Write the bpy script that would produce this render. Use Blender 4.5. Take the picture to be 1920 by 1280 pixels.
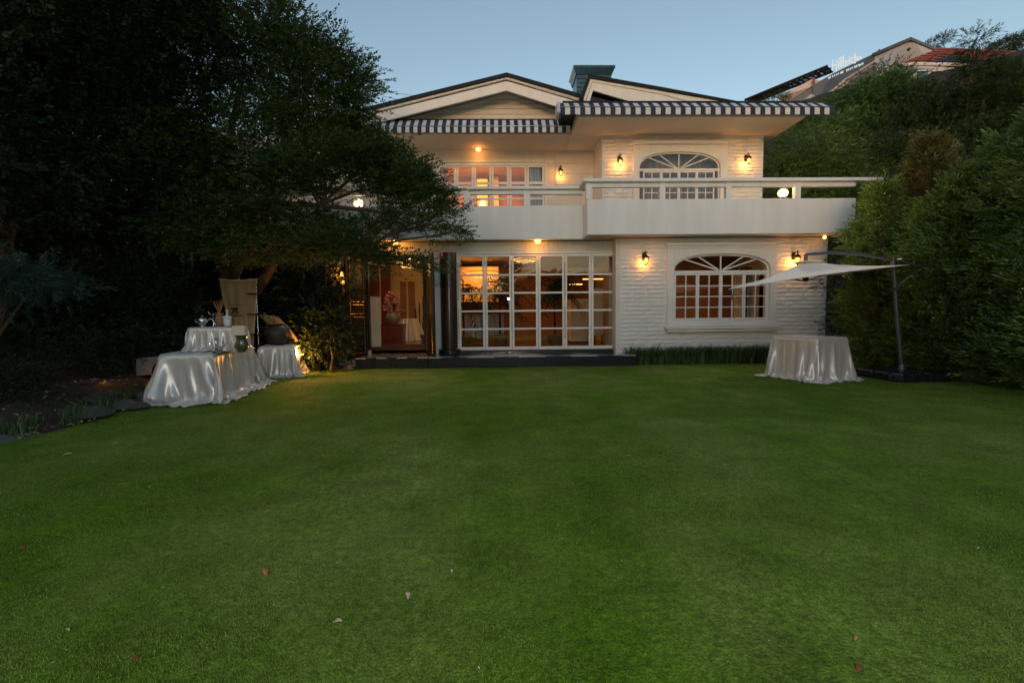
import bpy, math, random
import numpy as np
from mathutils import Vector, Matrix
PI = math.pi; R = math.radians
rnd = random.Random(7); rng = np.random.default_rng(7)
sc = bpy.context.scene
for o in list(bpy.data.objects): bpy.data.objects.remove(o)
COL = sc.collection

# ------------------------------------------------------------------ camera
F = 853.0                                   # focal length in photo pixels (1920 wide)
CAMH, PITCH, YAW, ROLL = 1.18, R(3.4), R(1.3), R(-0.6)
cam = bpy.data.objects.new('camera', bpy.data.cameras.new('camera')); COL.objects.link(cam)
cam.data.sensor_width = 36; cam.data.lens = F/1920*36; cam.data.clip_end = 600; cam.data.clip_start = .05
MC = Matrix.Translation((0, 0, CAMH)) @ Matrix.Rotation(-YAW, 4, 'Z') @ Matrix.Rotation(PI/2-PITCH, 4, 'X') @ Matrix.Rotation(ROLL, 4, 'Z')
cam.matrix_world = MC
sc.camera = cam
R3 = MC.to_3x3(); O3 = MC.translation.copy()
def ray(px, py): return R3 @ Vector(((px-960)/F, -(py-640)/F, -1))
def P(px, py, Y):                            # the point of the vertical plane y=Y behind a place in the photo
    d = ray(px, py); return O3 + d*((Y-O3.y)/d.y)
def G(px, py, z=0.0):
    d = ray(px, py); return O3 + d*((z-O3.z)/d.z)

# ------------------------------------------------------------------ sky, sun, exposure
w = bpy.data.worlds.new('World'); sc.world = w; w.use_nodes = True
wn = w.node_tree.nodes; wl = w.node_tree.links
bg = wn['Background']; sky = wn.new('ShaderNodeTexSky'); sky.sky_type = 'NISHITA'; sky.sun_disc = False
SUN_EL, SUN_AZ = R(6.0), R(196)
sky.sun_elevation = SUN_EL; sky.sun_rotation = SUN_AZ; sky.altitude = 0; sky.air_density = 1.0; sky.dust_density = .6; sky.ozone_density = 2.2
tint = wn.new('ShaderNodeMix'); tint.data_type = 'RGBA'; tint.blend_type = 'MULTIPLY'; tint.inputs[0].default_value = 1; tint.inputs[7].default_value = (1.30, 1.01, .80, 1)   # the photograph's white balance
wl.new(sky.outputs[0], tint.inputs[6]); wl.new(tint.outputs[2], bg.inputs[0]); bg.inputs[1].default_value = .13
sun = bpy.data.objects.new('sun', bpy.data.lights.new('sun', 'SUN')); COL.objects.link(sun)
sun.data.energy = .05; sun.data.angle = R(20); sun.data.color = (1, .85, .75)
sun.rotation_euler = (PI/2-R(12), 0, PI-SUN_AZ)
sc.view_settings.view_transform = 'Standard'; sc.view_settings.look = 'None'; sc.view_settings.gamma = 1
sc.view_settings.use_curve_mapping = False; sc.view_settings.exposure = 1.4
LK = .42                                    # all house and garden lamps
sc.render.engine = 'CYCLES'
sc.cycles.use_denoising = True; sc.cycles.max_bounces = 7; sc.cycles.transparent_max_bounces = 16
sc.cycles.diffuse_bounces = 3; sc.cycles.glossy_bounces = 3; sc.cycles.sample_clamp_indirect = 4; sc.cycles.caustics_reflective = False; sc.cycles.caustics_refractive = False
LAMP = (1.0, .34, .045); WARM = (1.0, .55, .22); FLOOD = (1.0, .62, .24)

# ------------------------------------------------------------------ materials
def mat(name, col, rough=.6, metal=0, col2=None, nscale=6, bump=0, bscale=40, spec=.5, coat=0, detail=6, mscale=None, stretch=None, trans=0, island=0, sheen=0):
    m = bpy.data.materials.new(name); m.use_nodes = True
    n = m.node_tree.nodes; l = m.node_tree.links; b = n['Principled BSDF']
    b.inputs['Roughness'].default_value = rough; b.inputs['Metallic'].default_value = metal
    b.inputs['Specular IOR Level'].default_value = spec; b.inputs['Coat Weight'].default_value = coat
    if sheen: b.inputs['Sheen Weight'].default_value = sheen
    c = (*col, 1); b.inputs['Base Color'].default_value = c
    tc = n.new('ShaderNodeTexCoord'); mp = n.new('ShaderNodeMapping'); l.new(tc.outputs['Object'], mp.inputs[0])
    if stretch: mp.inputs['Scale'].default_value = stretch
    out = None
    if col2 is not None:
        t = n.new('ShaderNodeTexNoise'); t.inputs['Scale'].default_value = nscale; t.inputs['Detail'].default_value = detail; l.new(mp.outputs[0], t.inputs['Vector'])
        r = n.new('ShaderNodeValToRGB'); r.color_ramp.elements[0].position = .35; r.color_ramp.elements[1].position = .65
        r.color_ramp.elements[0].color = c; r.color_ramp.elements[1].color = (*col2, 1)
        l.new(t.outputs['Fac'], r.inputs[0]); out = r.outputs[0]
        if island:
            g = n.new('ShaderNodeNewGeometry'); h = n.new('ShaderNodeHueSaturation'); ml = n.new('ShaderNodeMath'); ml.operation = 'MULTIPLY_ADD'
            ml.inputs[1].default_value = island; ml.inputs[2].default_value = 1-island*.5
            l.new(g.outputs['Random Per Island'], ml.inputs[0]); l.new(ml.outputs[0], h.inputs['Value']); l.new(out, h.inputs['Color']); out = h.outputs[0]
        l.new(out, b.inputs['Base Color'])
    if bump:
        t = n.new('ShaderNodeTexNoise'); t.inputs['Scale'].default_value = bscale; t.inputs['Detail'].default_value = 5; l.new(mp.outputs[0], t.inputs['Vector'])
        bp = n.new('ShaderNodeBump'); bp.inputs['Strength'].default_value = bump; bp.inputs['Distance'].default_value = .02
        l.new(t.outputs['Fac'], bp.inputs['Height']); l.new(bp.outputs[0], b.inputs['Normal'])
    if trans:
        tr = n.new('ShaderNodeBsdfTranslucent'); mx = n.new('ShaderNodeMixShader'); mx.inputs[0].default_value = trans
        if out: l.new(out, tr.inputs[0])
        else: tr.inputs[0].default_value = c
        l.new(b.outputs[0], mx.inputs[1]); l.new(tr.outputs[0], mx.inputs[2]); l.new(mx.outputs[0], n['Material Output'].inputs[0])
    return m
def emis(name, col, s):
    m = bpy.data.materials.new(name); m.use_nodes = True; n = m.node_tree.nodes
    e = n.new('ShaderNodeEmission'); e.inputs[0].default_value = (*col, 1); e.inputs[1].default_value = s*LK
    m.node_tree.links.new(e.outputs[0], n['Material Output'].inputs[0]); return m
def glass_mat(name, tint=(.9, .92, .9), add=.05, rough=0.0):
    m = bpy.data.materials.new(name); m.use_nodes = True; n = m.node_tree.nodes; l = m.node_tree.links
    t = n.new('ShaderNodeBsdfTransparent'); t.inputs[0].default_value = (*tint, 1)
    g = n.new('ShaderNodeBsdfGlossy'); g.inputs['Roughness'].default_value = rough
    f = n.new('ShaderNodeFresnel'); f.inputs[0].default_value = 1.38
    a = n.new('ShaderNodeMath'); a.operation = 'ADD'; a.inputs[1].default_value = add; a.use_clamp = True
    mx = n.new('ShaderNodeMixShader'); l.new(f.outputs[0], a.inputs[0]); l.new(a.outputs[0], mx.inputs[0])
    l.new(t.outputs[0], mx.inputs[1]); l.new(g.outputs[0], mx.inputs[2]); l.new(mx.outputs[0], n['Material Output'].inputs[0]); return m
M = {}
M['white'] = mat('white_paint', (.73, .725, .71), .55, col2=(.65, .645, .63), nscale=1.3, bump=.12, bscale=35)
M['parapet'] = mat('parapet_paint', (.74, .74, .74), .6, col2=(.68, .68, .675), nscale=1.6, bump=.08, bscale=20, stretch=(3, 3, .45))
M['brick'] = mat('white_painted_stone', (.72, .715, .70), .6, col2=(.62, .615, .60), nscale=3, bump=.22, bscale=34)
M['soffit'] = mat('soffit_paint', (.60, .56, .50), .7, col2=(.52, .48, .42), nscale=.8, bump=.1, bscale=15)
M['frame'] = mat('window_paint', (.74, .73, .70), .4, col2=(.67, .66, .63), nscale=4)
M['siding'] = mat('siding_paint', (.66, .64, .59), .6, col2=(.58, .56, .51), nscale=2, bump=.1)
M['roofdark'] = mat('roof_metal', (.006, .009, .014), .65, col2=(.012, .016, .022), nscale=5, spec=.25)
M['navy'] = mat('navy_canvas', (.012, .022, .06), .8, col2=(.02, .03, .075), nscale=8, bump=.1, bscale=200)
M['stripe'] = mat('white_canvas', (.60, .62, .64), .8, col2=(.52, .54, .56), nscale=5, bump=.1, bscale=200)
M['teal'] = mat('glazed_tile', (.012, .048, .085), .28, col2=(.025, .08, .13), nscale=7, bump=.4, bscale=14)
M['black'] = mat('black_lacquer', (.006, .006, .008), .3, col2=(.012, .011, .012), nscale=6)
M['blackstone'] = mat('black_granite', (.008, .010, .016), .22, col2=(.02, .024, .034), nscale=30)
M['tileblack'] = mat('black_marble', (.012, .012, .014), .16, col2=(.03, .03, .032), nscale=6)
M['tilewhite'] = mat('white_marble', (.62, .6, .57), .16, col2=(.5, .48, .45), nscale=5)
M['gold'] = mat('brass', (.42, .24, .07), .35, .9)
M['bronze'] = mat('bronze', (.05, .028, .015), .45, .8)
M['silver'] = mat('silver', (.55, .55, .55), .22, 1)
M['darkmetal'] = mat('grey_powder_coat', (.09, .095, .11), .4, .4)
M['brownpillar'] = mat('dark_veneer', (.025, .012, .007), .25, col2=(.06, .03, .018), nscale=3, stretch=(8, 8, .6))
M['redwood'] = mat('mahogany', (.16, .03, .012), .3, col2=(.09, .018, .008), nscale=4, stretch=(6, 6, 1))
M['darkwood'] = mat('dark_wood', (.03, .013, .007), .4, col2=(.05, .022, .01), nscale=5)
M['yellowwall'] = mat('ochre_plaster', (.66, .52, .30), .8, col2=(.58, .45, .25), nscale=2)
M['orangewall'] = mat('terracotta_plaster', (.34, .15, .04), .8, col2=(.26, .11, .03), nscale=1.6)
M['brownwall'] = mat('brown_panel', (.30, .13, .05), .6, col2=(.22, .09, .035), nscale=2)
M['greywall'] = mat('grey_curtain', (.30, .27, .26), .85, col2=(.24, .22, .21), nscale=2, stretch=(12, 12, .4))
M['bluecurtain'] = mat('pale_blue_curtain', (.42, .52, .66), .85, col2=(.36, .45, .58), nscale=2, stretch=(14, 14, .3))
M['creamwall'] = mat('cream_plaster', (.66, .58, .45), .8, col2=(.6, .52, .4), nscale=2)
M['roomfloor'] = mat('polished_floor', (.16, .06, .03), .18, col2=(.11, .04, .02), nscale=3)
M['satin'] = mat('ivory_satin', (.60, .58, .56), .33, spec=1.0, metal=.24, sheen=.3, bump=.05, bscale=8, col2=(.55, .53, .51), nscale=3)
M['canvas'] = mat('umbrella_fabric', (.92, .83, .74), .8, bump=.05, bscale=300, trans=.12, col2=(.88, .79, .70), nscale=3)
M['banner'] = mat('linen', (.52, .40, .22), .9, col2=(.44, .33, .18), nscale=4, bump=.3, bscale=60, trans=.25)
M['lace'] = mat('lace_trim', (.62, .52, .36), .9)
M['print'] = mat('printed_ink', (.05, .02, .02), .8)
M['clay'] = mat('blackened_clay', (.022, .020, .019), .55, col2=(.045, .04, .037), nscale=4, bump=.4, bscale=9)
M['rock'] = mat('rock', (.12, .10, .08), .85, col2=(.24, .20, .16), nscale=3, bump=.8, bscale=7)
M['darkrock'] = mat('mossy_rock', (.03, .035, .028), .9, col2=(.08, .075, .065), nscale=4, bump=.8, bscale=8)
M['stump'] = mat('pale_driftwood', (.50, .33, .16), .7, col2=(.30, .18, .08), nscale=3, stretch=(6, 6, .8), bump=.8, bscale=14)
M['bark'] = mat('bark', (.055, .035, .024), .9, col2=(.10, .065, .045), nscale=7, stretch=(1, 1, .35), bump=.9, bscale=18)
M['barkred'] = mat('red_bark', (.045, .02, .014), .9, col2=(.05, .022, .016), nscale=7, stretch=(1, 1, .2), bump=.8, bscale=22)
M['soil'] = mat('soil', (.018, .014, .010), .95, col2=(.034, .025, .017), nscale=5, bump=.9, bscale=20)
M['path'] = mat('flagstone', (.09, .09, .095), .8, col2=(.14, .135, .14), nscale=3, bump=.5, bscale=12)
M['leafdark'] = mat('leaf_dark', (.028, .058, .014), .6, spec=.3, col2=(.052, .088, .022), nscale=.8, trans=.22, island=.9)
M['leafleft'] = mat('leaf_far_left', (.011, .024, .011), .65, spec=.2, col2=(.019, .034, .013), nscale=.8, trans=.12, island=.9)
M['leafcedar'] = mat('leaf_arborvitae', (.058, .115, .022), .5, col2=(.11, .16, .03), nscale=1.1, trans=.2, island=.9)
M['leafcedarlight'] = mat('leaf_arborvitae_light', (.085, .15, .025), .5, col2=(.15, .20, .035), nscale=1.1, trans=.25, island=.9)
M['leafrust'] = mat('leaf_rusty_arborvitae', (.085, .115, .024), .5, col2=(.17, .125, .03), nscale=1.6, trans=.2, island=.9)
M['leafbamboo'] = mat('leaf_bamboo', (.07, .14, .025), .45, col2=(.12, .19, .035), nscale=1, trans=.3, island=.9)
M['leafslope'] = mat('leaf_slope', (.048, .115, .028), .5, col2=(.085, .16, .038), nscale=.5, trans=.25, island=.9)
M['leafpine'] = mat('leaf_blue_pine', (.014, .040, .030), .5, col2=(.024, .055, .042), nscale=1.4, trans=.1, island=.8)
M['palm'] = mat('palm_leaf', (.02, .035, .012), .5, trans=.1, col2=(.03, .05, .016))
M['terracotta'] = mat('terracotta', (.22, .09, .045), .7, col2=(.16, .06, .03))
M['pink'] = mat('pink_petal', (.42, .16, .14), .7, trans=.2, col2=(.50, .25, .20), nscale=9, island=.6)
M['rose'] = mat('rose_petal', (.34, .07, .07), .7, trans=.2, col2=(.45, .13, .11), nscale=9, island=.6)
M['vasegrey'] = mat('grey_stoneware', (.14, .14, .14), .5, col2=(.22, .21, .2), nscale=6, bump=.3)
M['olive'] = mat('olive_glaze', (.10, .12, .04), .2, col2=(.03, .035, .02), nscale=5, stretch=(6, 6, .5), coat=.6)
M['porcelain'] = mat('porcelain', (.6, .62, .6), .25, coat=.5)
M['wicker'] = mat('wicker', (.28, .15, .06), .7, bump=.6, bscale=40, col2=(.18, .09, .04), nscale=12)
M['cladding'] = mat('grey_cladding', (.40, .46, .60), .6, col2=(.36, .42, .55), nscale=.7)
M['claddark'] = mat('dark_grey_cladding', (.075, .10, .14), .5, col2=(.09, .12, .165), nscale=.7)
M['pinkstucco'] = mat('pale_stucco', (.56, .52, .58), .7, col2=(.50, .47, .53), nscale=.9)
M['solar'] = mat('blue_glass_roof', (.02, .05, .075), .2, .2, col2=(.03, .07, .1))
M['redtile'] = mat('red_roof_tile', (.30, .065, .03), .6, col2=(.20, .045, .025), nscale=2, island=.5)
M['canopyglass'] = glass_mat('canopy_glass', (.30, .48, .55), .05)
M['signwhite'] = emis('sign_face', (.95, .95, .9), .7)
M['blueblind'] = mat('blue_blind', (.05, .14, .16), .5)
M['dryleaf'] = mat('dry_leaf', (.32, .13, .05), .7, col2=(.42, .2, .08), nscale=20)
M['redleaf'] = mat('red_leaf', (.24, .035, .02), .7)
M['paleleaf'] = mat('pale_leaf', (.45, .36, .22), .7, col2=(.5, .42, .28), nscale=20, island=.8)
M['glass'] = glass_mat('window_glass', (.93, .94, .93), .012)
M['lampglass'] = glass_mat('lamp_glass', (1, .93, .8), .02)
M['bulb'] = emis('bulb', (1, .42, .08), 9)
M['bulbfar'] = emis('hot_bulb', (1, .62, .25), 22)
M['flood'] = emis('flood_lens', (1, .80, .45), 14)
def globe_mat():
    m = bpy.data.materials.new('lamp_globe'); m.use_nodes = True; n = m.node_tree.nodes; l = m.node_tree.links
    lw = n.new('ShaderNodeLayerWeight'); lw.inputs[0].default_value = .35; rp = n.new('ShaderNodeValToRGB'); e = n.new('ShaderNodeEmission')
    rp.color_ramp.elements[0].color = (1, .82, .5, 1); rp.color_ramp.elements[1].color = (.55, .24, .05, 1); rp.color_ramp.elements[1].position = .75
    l.new(lw.outputs['Facing'], rp.inputs[0]); l.new(rp.outputs[0], e.inputs[0]); e.inputs[1].default_value = 2.2; l.new(e.outputs[0], n['Material Output'].inputs[0]); return m
M['flood'] = globe_mat()
M['shade'] = emis('lit_shade', (1, .62, .25), 2.6)
M['cove'] = emis('cove_light', (1, .42, .10), 3.0)
M['crystal'] = emis('chandelier_crystal', (1, .46, .12), 2.2)
M['whitelens'] = emis('white_lens', (1, .97, .9), 220)
M['strawgrass'] = mat('dry_grass', (.10, .085, .03), .8, col2=(.16, .12, .05))
M['blades'] = mat('border_grass', (.03, .07, .02), .45, col2=(.06, .11, .03), nscale=2, trans=.15, island=.8)

# lawn material: mottled turf
def turf(name, gain=1.0):
    m = bpy.data.materials.new(name); m.use_nodes = True; n = m.node_tree.nodes; l = m.node_tree.links; b = n['Principled BSDF']
    g = n.new('ShaderNodeNewGeometry')
    def noise(s, d, st=None, w_=0):
        mp = n.new('ShaderNodeMapping'); l.new(g.outputs['Position'], mp.inputs[0])
        if st: mp.inputs['Scale'].default_value = st; mp.inputs['Rotation'].default_value = (0, 0, R(35))
        t = n.new('ShaderNodeTexNoise'); t.inputs['Scale'].default_value = s; t.inputs['Detail'].default_value = d; t.inputs['Roughness'].default_value = .62; l.new(mp.outputs[0], t.inputs['Vector']); return t.outputs['Fac']
    def ramp(f, a, b_, c0, c1):
        r = n.new('ShaderNodeValToRGB'); r.color_ramp.elements[0].position = a; r.color_ramp.elements[1].position = b_
        r.color_ramp.elements[0].color = c0; r.color_ramp.elements[1].color = c1; l.new(f, r.inputs[0]); return r.outputs[0]
    def mix(a, b_, f, mode='MIX'):
        x = n.new('ShaderNodeMix'); x.data_type = 'RGBA'; x.blend_type = mode
        if isinstance(f, float): x.inputs[0].default_value = f
        else: l.new(f, x.inputs[0])
        l.new(a, x.inputs[6]); l.new(b_, x.inputs[7]); return x.outputs[2]
    k = gain
    big = ramp(noise(.55, 7, (1, .6, 1)), .42, .62, (.092*k, .190*k, .008*k, 1), (.185*k, .258*k, .050*k, 1))
    mid = ramp(noise(2.6, 8), .35, .68, (.62, .62, .6, 1), (1.25, 1.22, 1.3, 1))
    fine = ramp(noise(85, 3), .33, .7, (.45, .5, .4, 1), (1.5, 1.45, 1.5, 1))
    tuft = ramp(noise(24, 6), .38, .62, (.66, .68, .62, 1), (1.3, 1.28, 1.32, 1))
    c = mix(mix(mix(big, mid, .8, 'MULTIPLY'), tuft, .8, 'MULTIPLY'), fine, .85, 'MULTIPLY')
    l.new(c, b.inputs['Base Color']); b.inputs['Roughness'].default_value = .8; b.inputs['Specular IOR Level'].default_value = .12
    bp = n.new('ShaderNodeBump'); bp.inputs['Strength'].default_value = .9; bp.inputs['Distance'].default_value = .015
    l.new(noise(110, 3), bp.inputs['Height']); l.new(bp.outputs[0], b.inputs['Normal'])
    return m
M['turf'] = turf('turf')

# ------------------------------------------------------------------ mesh helpers
class MB:
    def __init__(s): s.v = []; s.f = []; s.m = []; s.c = 0
    def _add(s, vs, fs, m=None):
        o = len(s.v); s.v += [tuple(p) for p in vs]; s.f += [tuple(i+o for i in f) for f in fs]; s.m += [s.c if m is None else m]*len(fs); return s
    def box(s, x0, x1, y0, y1, z0, z1, m=None):
        x0, x1 = sorted((x0, x1)); y0, y1 = sorted((y0, y1)); z0, z1 = sorted((z0, z1))
        return s._add([(x0,y0,z0),(x1,y0,z0),(x1,y1,z0),(x0,y1,z0),(x0,y0,z1),(x1,y0,z1),(x1,y1,z1),(x0,y1,z1)],
                      [(0,3,2,1),(4,5,6,7),(0,1,5,4),(1,2,6,5),(2,3,7,6),(3,0,4,7)], m)
    def pbox(s, px0, px1, py0, py1, Y0, Y1, m=None):          # a box whose front face fills a rectangle of the photo
        ym = (py0+py1)/2; xm = (px0+px1)/2
        return s.box(P(px0, ym, Y0).x, P(px1, ym, Y0).x, Y0, Y1, P(xm, py1, Y0).z, P(xm, py0, Y0).z, m)
    def prism(s, pts, d, m=None):                              # planar polygon swept by vector d
        n = len(pts); d = Vector(d); a = [Vector(p) for p in pts]; b = [p+d for p in a]
        fs = [tuple(range(n)), tuple(range(2*n-1, n-1, -1))] + [(i, i+n, (i+1) % n+n, (i+1) % n) for i in range(n)]
        return s._add(a+b, fs, m)
    def tube(s, path, rad, n=8, m=None, cap=True):
        path = [Vector(p) for p in path]; k = len(path)
        if not hasattr(rad, '__len__'): rad = [rad]*k
        vs = []; up = None
        for i, p in enumerate(path):
            d = (path[min(i+1, k-1)]-path[max(i-1, 0)]).normalized()
            if up is None: up = Vector((0, 0, 1)) if abs(d.z) < .9 else Vector((1, 0, 0))
            a = d.cross(up).normalized(); b = a.cross(d).normalized(); up = b
            vs += [p+(a*math.cos(t)+b*math.sin(t))*rad[i] for t in [2*PI*j/n for j in range(n)]]
        fs = [(i*n+j, i*n+(j+1) % n, (i+1)*n+(j+1) % n, (i+1)*n+j) for i in range(k-1) for j in range(n)]
        if cap: fs += [tuple(range(n-1, -1, -1)), tuple(range((k-1)*n, k*n))]
        return s._add(vs, fs, m)
    def lathe(s, prof, c=(0, 0, 0), n=20, m=None, wob=None):
        cx, cy, cz = c; vs = []
        for (r, z) in prof:
            for j in range(n):
                t = 2*PI*j/n; q = r*(wob(t, z) if wob else 1); vs.append((cx+q*math.cos(t), cy+q*math.sin(t), cz+z))
        k = len(prof)
        fs = [(i*n+j, i*n+(j+1) % n, (i+1)*n+(j+1) % n, (i+1)*n+j) for i in range(k-1) for j in range(n)]
        fs += [tuple(range(n-1, -1, -1)), tuple(range((k-1)*n, k*n))]
        return s._add(vs, fs, m)
    def ball(s, c, r, n=10, m=None, sq=(1, 1, 1)):
        k = 6; c = Vector(c)
        vs = [c+Vector((sq[0]*r*math.sin(PI*i/k)*math.cos(2*PI*j/n), sq[1]*r*math.sin(PI*i/k)*math.sin(2*PI*j/n), sq[2]*r*math.cos(PI*i/k))) for i in range(1, k) for j in range(n)]
        fs = [(i*n+j, (i+1)*n+j, (i+1)*n+(j+1) % n, i*n+(j+1) % n) for i in range(k-2) for j in range(n)]
        vs += [c+Vector((0, 0, sq[2]*r)), c-Vector((0, 0, sq[2]*r))]; t = (k-1)*n
        fs += [(t, j, (j+1) % n) for j in range(n)] + [(t+1, (k-2)*n+(j+1) % n, (k-2)*n+j) for j in range(n)]
        return s._add(vs, fs, m)
WM = {}
def link(o, parent):
    COL.objects.link(o)
    if parent is not None: o.parent = parent; WM[o.name] = WM[parent.name].copy()
    else: WM[o.name] = o.matrix_basis.copy()
def obj(name, mb, m, parent=None, smooth=False, bevel=0):
    ms = m if isinstance(m, (list, tuple)) else [m]
    inv = WM[parent.name].inverted() if parent is not None else Matrix()
    me = bpy.data.meshes.new(name)
    me.from_pydata([inv @ Vector(v) for v in mb.v], [], mb.f)
    for x in ms: me.materials.append(M[x])
    if len(ms) > 1: me.polygons.foreach_set('material_index', mb.m)
    if smooth:
        me.polygons.foreach_set('use_smooth', [True]*len(me.polygons))
    me.update()
    if smooth:
        try: me.set_sharp_from_angle(angle=R(40))
        except Exception: pass
    o = bpy.data.objects.new(name, me); link(o, parent)
    if bevel:
        b = o.modifiers.new('bevel', 'BEVEL'); b.width = bevel; b.segments = 2; b.limit_method = 'ANGLE'
    return o
def npmesh(name, V, Q, m, parent=None, smooth=False):
    """V (n,3) Q (k,4) numpy arrays"""
    V = np.asarray(V, np.float32)
    if parent is not None:
        t = np.array(WM[parent.name].inverted()); V = (V @ t[:3, :3].T + t[:3, 3]).astype(np.float32)
    me = bpy.data.meshes.new(name); k = Q.shape[1]
    me.vertices.add(len(V)); me.vertices.foreach_set('co', V.ravel())
    me.loops.add(Q.size); me.loops.foreach_set('vertex_index', Q.astype(np.int32).ravel())
    me.polygons.add(len(Q)); me.polygons.foreach_set('loop_start', np.arange(0, Q.size, k, dtype=np.int32))
    if smooth: me.polygons.foreach_set('use_smooth', np.ones(len(Q), bool))
    me.materials.append(M[m]); me.update(calc_edges=True)
    o = bpy.data.objects.new(name, me); link(o, parent); return o
def tag(o, label, cat, group=None):
    o['label'] = label; o['category'] = cat
    if group: o['group'] = group
    return o
def thing(name, label, cat, loc=(0, 0, 0), rz=0, group=None):
    o = bpy.data.objects.new(name, None); o.location = loc; o.rotation_euler = (0, 0, rz); o.empty_display_size = .2
    COL.objects.link(o); WM[name if o.name == name else o.name] = Matrix.Translation(loc) @ Matrix.Rotation(rz, 4, 'Z')
    return tag(o, label, cat, group)
def copy_thing(root, loc, rz, label):
    r = root.copy(); COL.objects.link(r); r.location = loc; r.rotation_euler = (0, 0, rz); r['label'] = label
    WM[r.name] = Matrix.Translation(loc) @ Matrix.Rotation(rz, 4, 'Z')
    for ch in list(root.children):
        c = ch.copy(); COL.objects.link(c); c.parent = r
        for g in list(ch.children): d = g.copy(); COL.objects.link(d); d.parent = c
    return r
def stru(o): o['kind'] = 'structure'; return o
def stuff(o): o['kind'] = 'stuff'; return o
def point(name, loc, power, col, rad=.04, parent=None):
    l = bpy.data.objects.new(name, bpy.data.lights.new(name, 'POINT')); l.data.energy = power*LK; l.data.color = col; l.data.shadow_soft_size = rad
    l.location = loc; COL.objects.link(l)
    if parent is not None: l.parent = parent
    return l
def area(name, loc, power, col, sx, sy, rot=(0, 0, 0)):
    l = bpy.data.objects.new(name, bpy.data.lights.new(name, 'AREA')); l.data.energy = power*LK; l.data.color = col; l.data.shape = 'RECTANGLE'; l.data.size = sx; l.data.size_y = sy
    l.location = loc; l.rotation_euler = rot; COL.objects.link(l); return l

# ------------------------------------------------------------------ depths of the house planes
YP, YN, YR_, YB, YF, YU, YS = 10.17, 10.10, 10.65, 10.60, 10.98, 12.50, 13.60
# porch front, near parapet, recessed parapet, lower stone wall, folding door wall, upper bay wall, upper recessed wall
ZFL = 2.91                                    # balcony underside
ZSO = 5.97                                    # eaves soffit

# ------------------------------------------------------------------ ground
def heightfield(name, x0, x1, y0, y1, nx, ny, fn, m):
    xs = np.linspace(x0, x1, nx); ys = np.linspace(y0, y1, ny); X, Y = np.meshgrid(xs, ys); Z = fn(X, Y)
    V = np.stack([X, Y, Z], -1).reshape(-1, 3); i = np.arange(ny-1)[:, None]*nx+np.arange(nx-1)[None]
    Q = np.stack([i, i+1, i+1+nx, i+nx], -1).reshape(-1, 4); return npmesh(name, V, Q, m, smooth=True)
stru(heightfield('ground', -300, 300, -300, 300, 30, 30, lambda X, Y: X*0-.03, 'soil'))
def lawn_edge(y):                              # left edge of the turf
    a = [(-3.0, -9), (1.0, -6.9), (3.0, -5.35), (4.3, -4.85), (5.2, -4.72), (6.2, -4.95), (7.4, -5.2), (8.4, -5.15), (9.2, -4.5), (9.9, -3.9), (12.0, -3.7)]
    return np.interp(y, [p[0] for p in a], [p[1] for p in a])
ny, nx = 120, 90
ys = np.linspace(-9, 11.5, ny); V = []
for y in ys:
    l = lawn_edge(y)+.05*math.sin(y*4.3)+.03*math.sin(y*11); V += [(l+(9.2-l)*t, y, 0) for t in np.linspace(0, 1, nx)]
V = np.array(V); V[:, 2] = .006*np.sin(V[:, 0]*1.7)*np.sin(V[:, 1]*1.3)
i = np.arange(ny-1)[:, None]*nx+np.arange(nx-1)[None]
stru(npmesh('lawn', V, np.stack([i, i+1, i+1+nx, i+nx], -1).reshape(-1, 4), 'turf', smooth=True))
# short blades standing on the turf where they are near enough to be seen
nb = 340000
yy = 1.2+7.0*rng.random(nb)**1.7; xx = (rng.random(nb)-.5)*2*(1.0+yy*1.2)
ok = (xx > lawn_edge(yy)+.02) & (xx < 7.5); xx = xx[ok]; yy = yy[ok]; n_ = len(xx)
hh = rng.uniform(.006, .014, n_)*(.8+.06*yy); ww = rng.uniform(.0010, .0018, n_)*(.8+.25*yy); th = rng.random(n_)*2*PI; ln = rng.random(n_)*.9; la = rng.random(n_)*2*PI
b0 = np.stack([xx-ww*np.cos(th), yy-ww*np.sin(th), 0*xx], -1); b1 = np.stack([xx+ww*np.cos(th), yy+ww*np.sin(th), 0*xx], -1)
tp = np.stack([xx+hh*ln*np.cos(la), yy+hh*ln*np.sin(la), hh], -1)
V = np.stack([b0, b1, tp], 1).reshape(-1, 3); M['turfblade'] = mat('turf_blade', (.100, .195, .010), .6, col2=(.19, .262, .05), nscale=1.2, trans=.2, island=.5, spec=.2)
stuff(npmesh('grass', V, np.arange(len(V)).reshape(-1, 3), 'turfblade'))

# planting bed at the left, a little higher than the lawn
def bed(X, Y):
    d = lawn_edge(Y)-X
    return (np.clip(d*.35, -.05, .28)+.03*np.sin(X*5)*np.cos(Y*4))*np.clip((Y-4.5)/.8, 0, 1)-.01
stru(heightfield('planting_bed', -16, -3.2, 2.2, 14, 90, 90, bed, 'soil'))
stru(heightfield('path', -14, -4.6, 1.4, 4.75, 40, 40, lambda X, Y: np.where(X < lawn_edge(Y)+.1, .012, -.02)+.0*X, 'path'))
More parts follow.
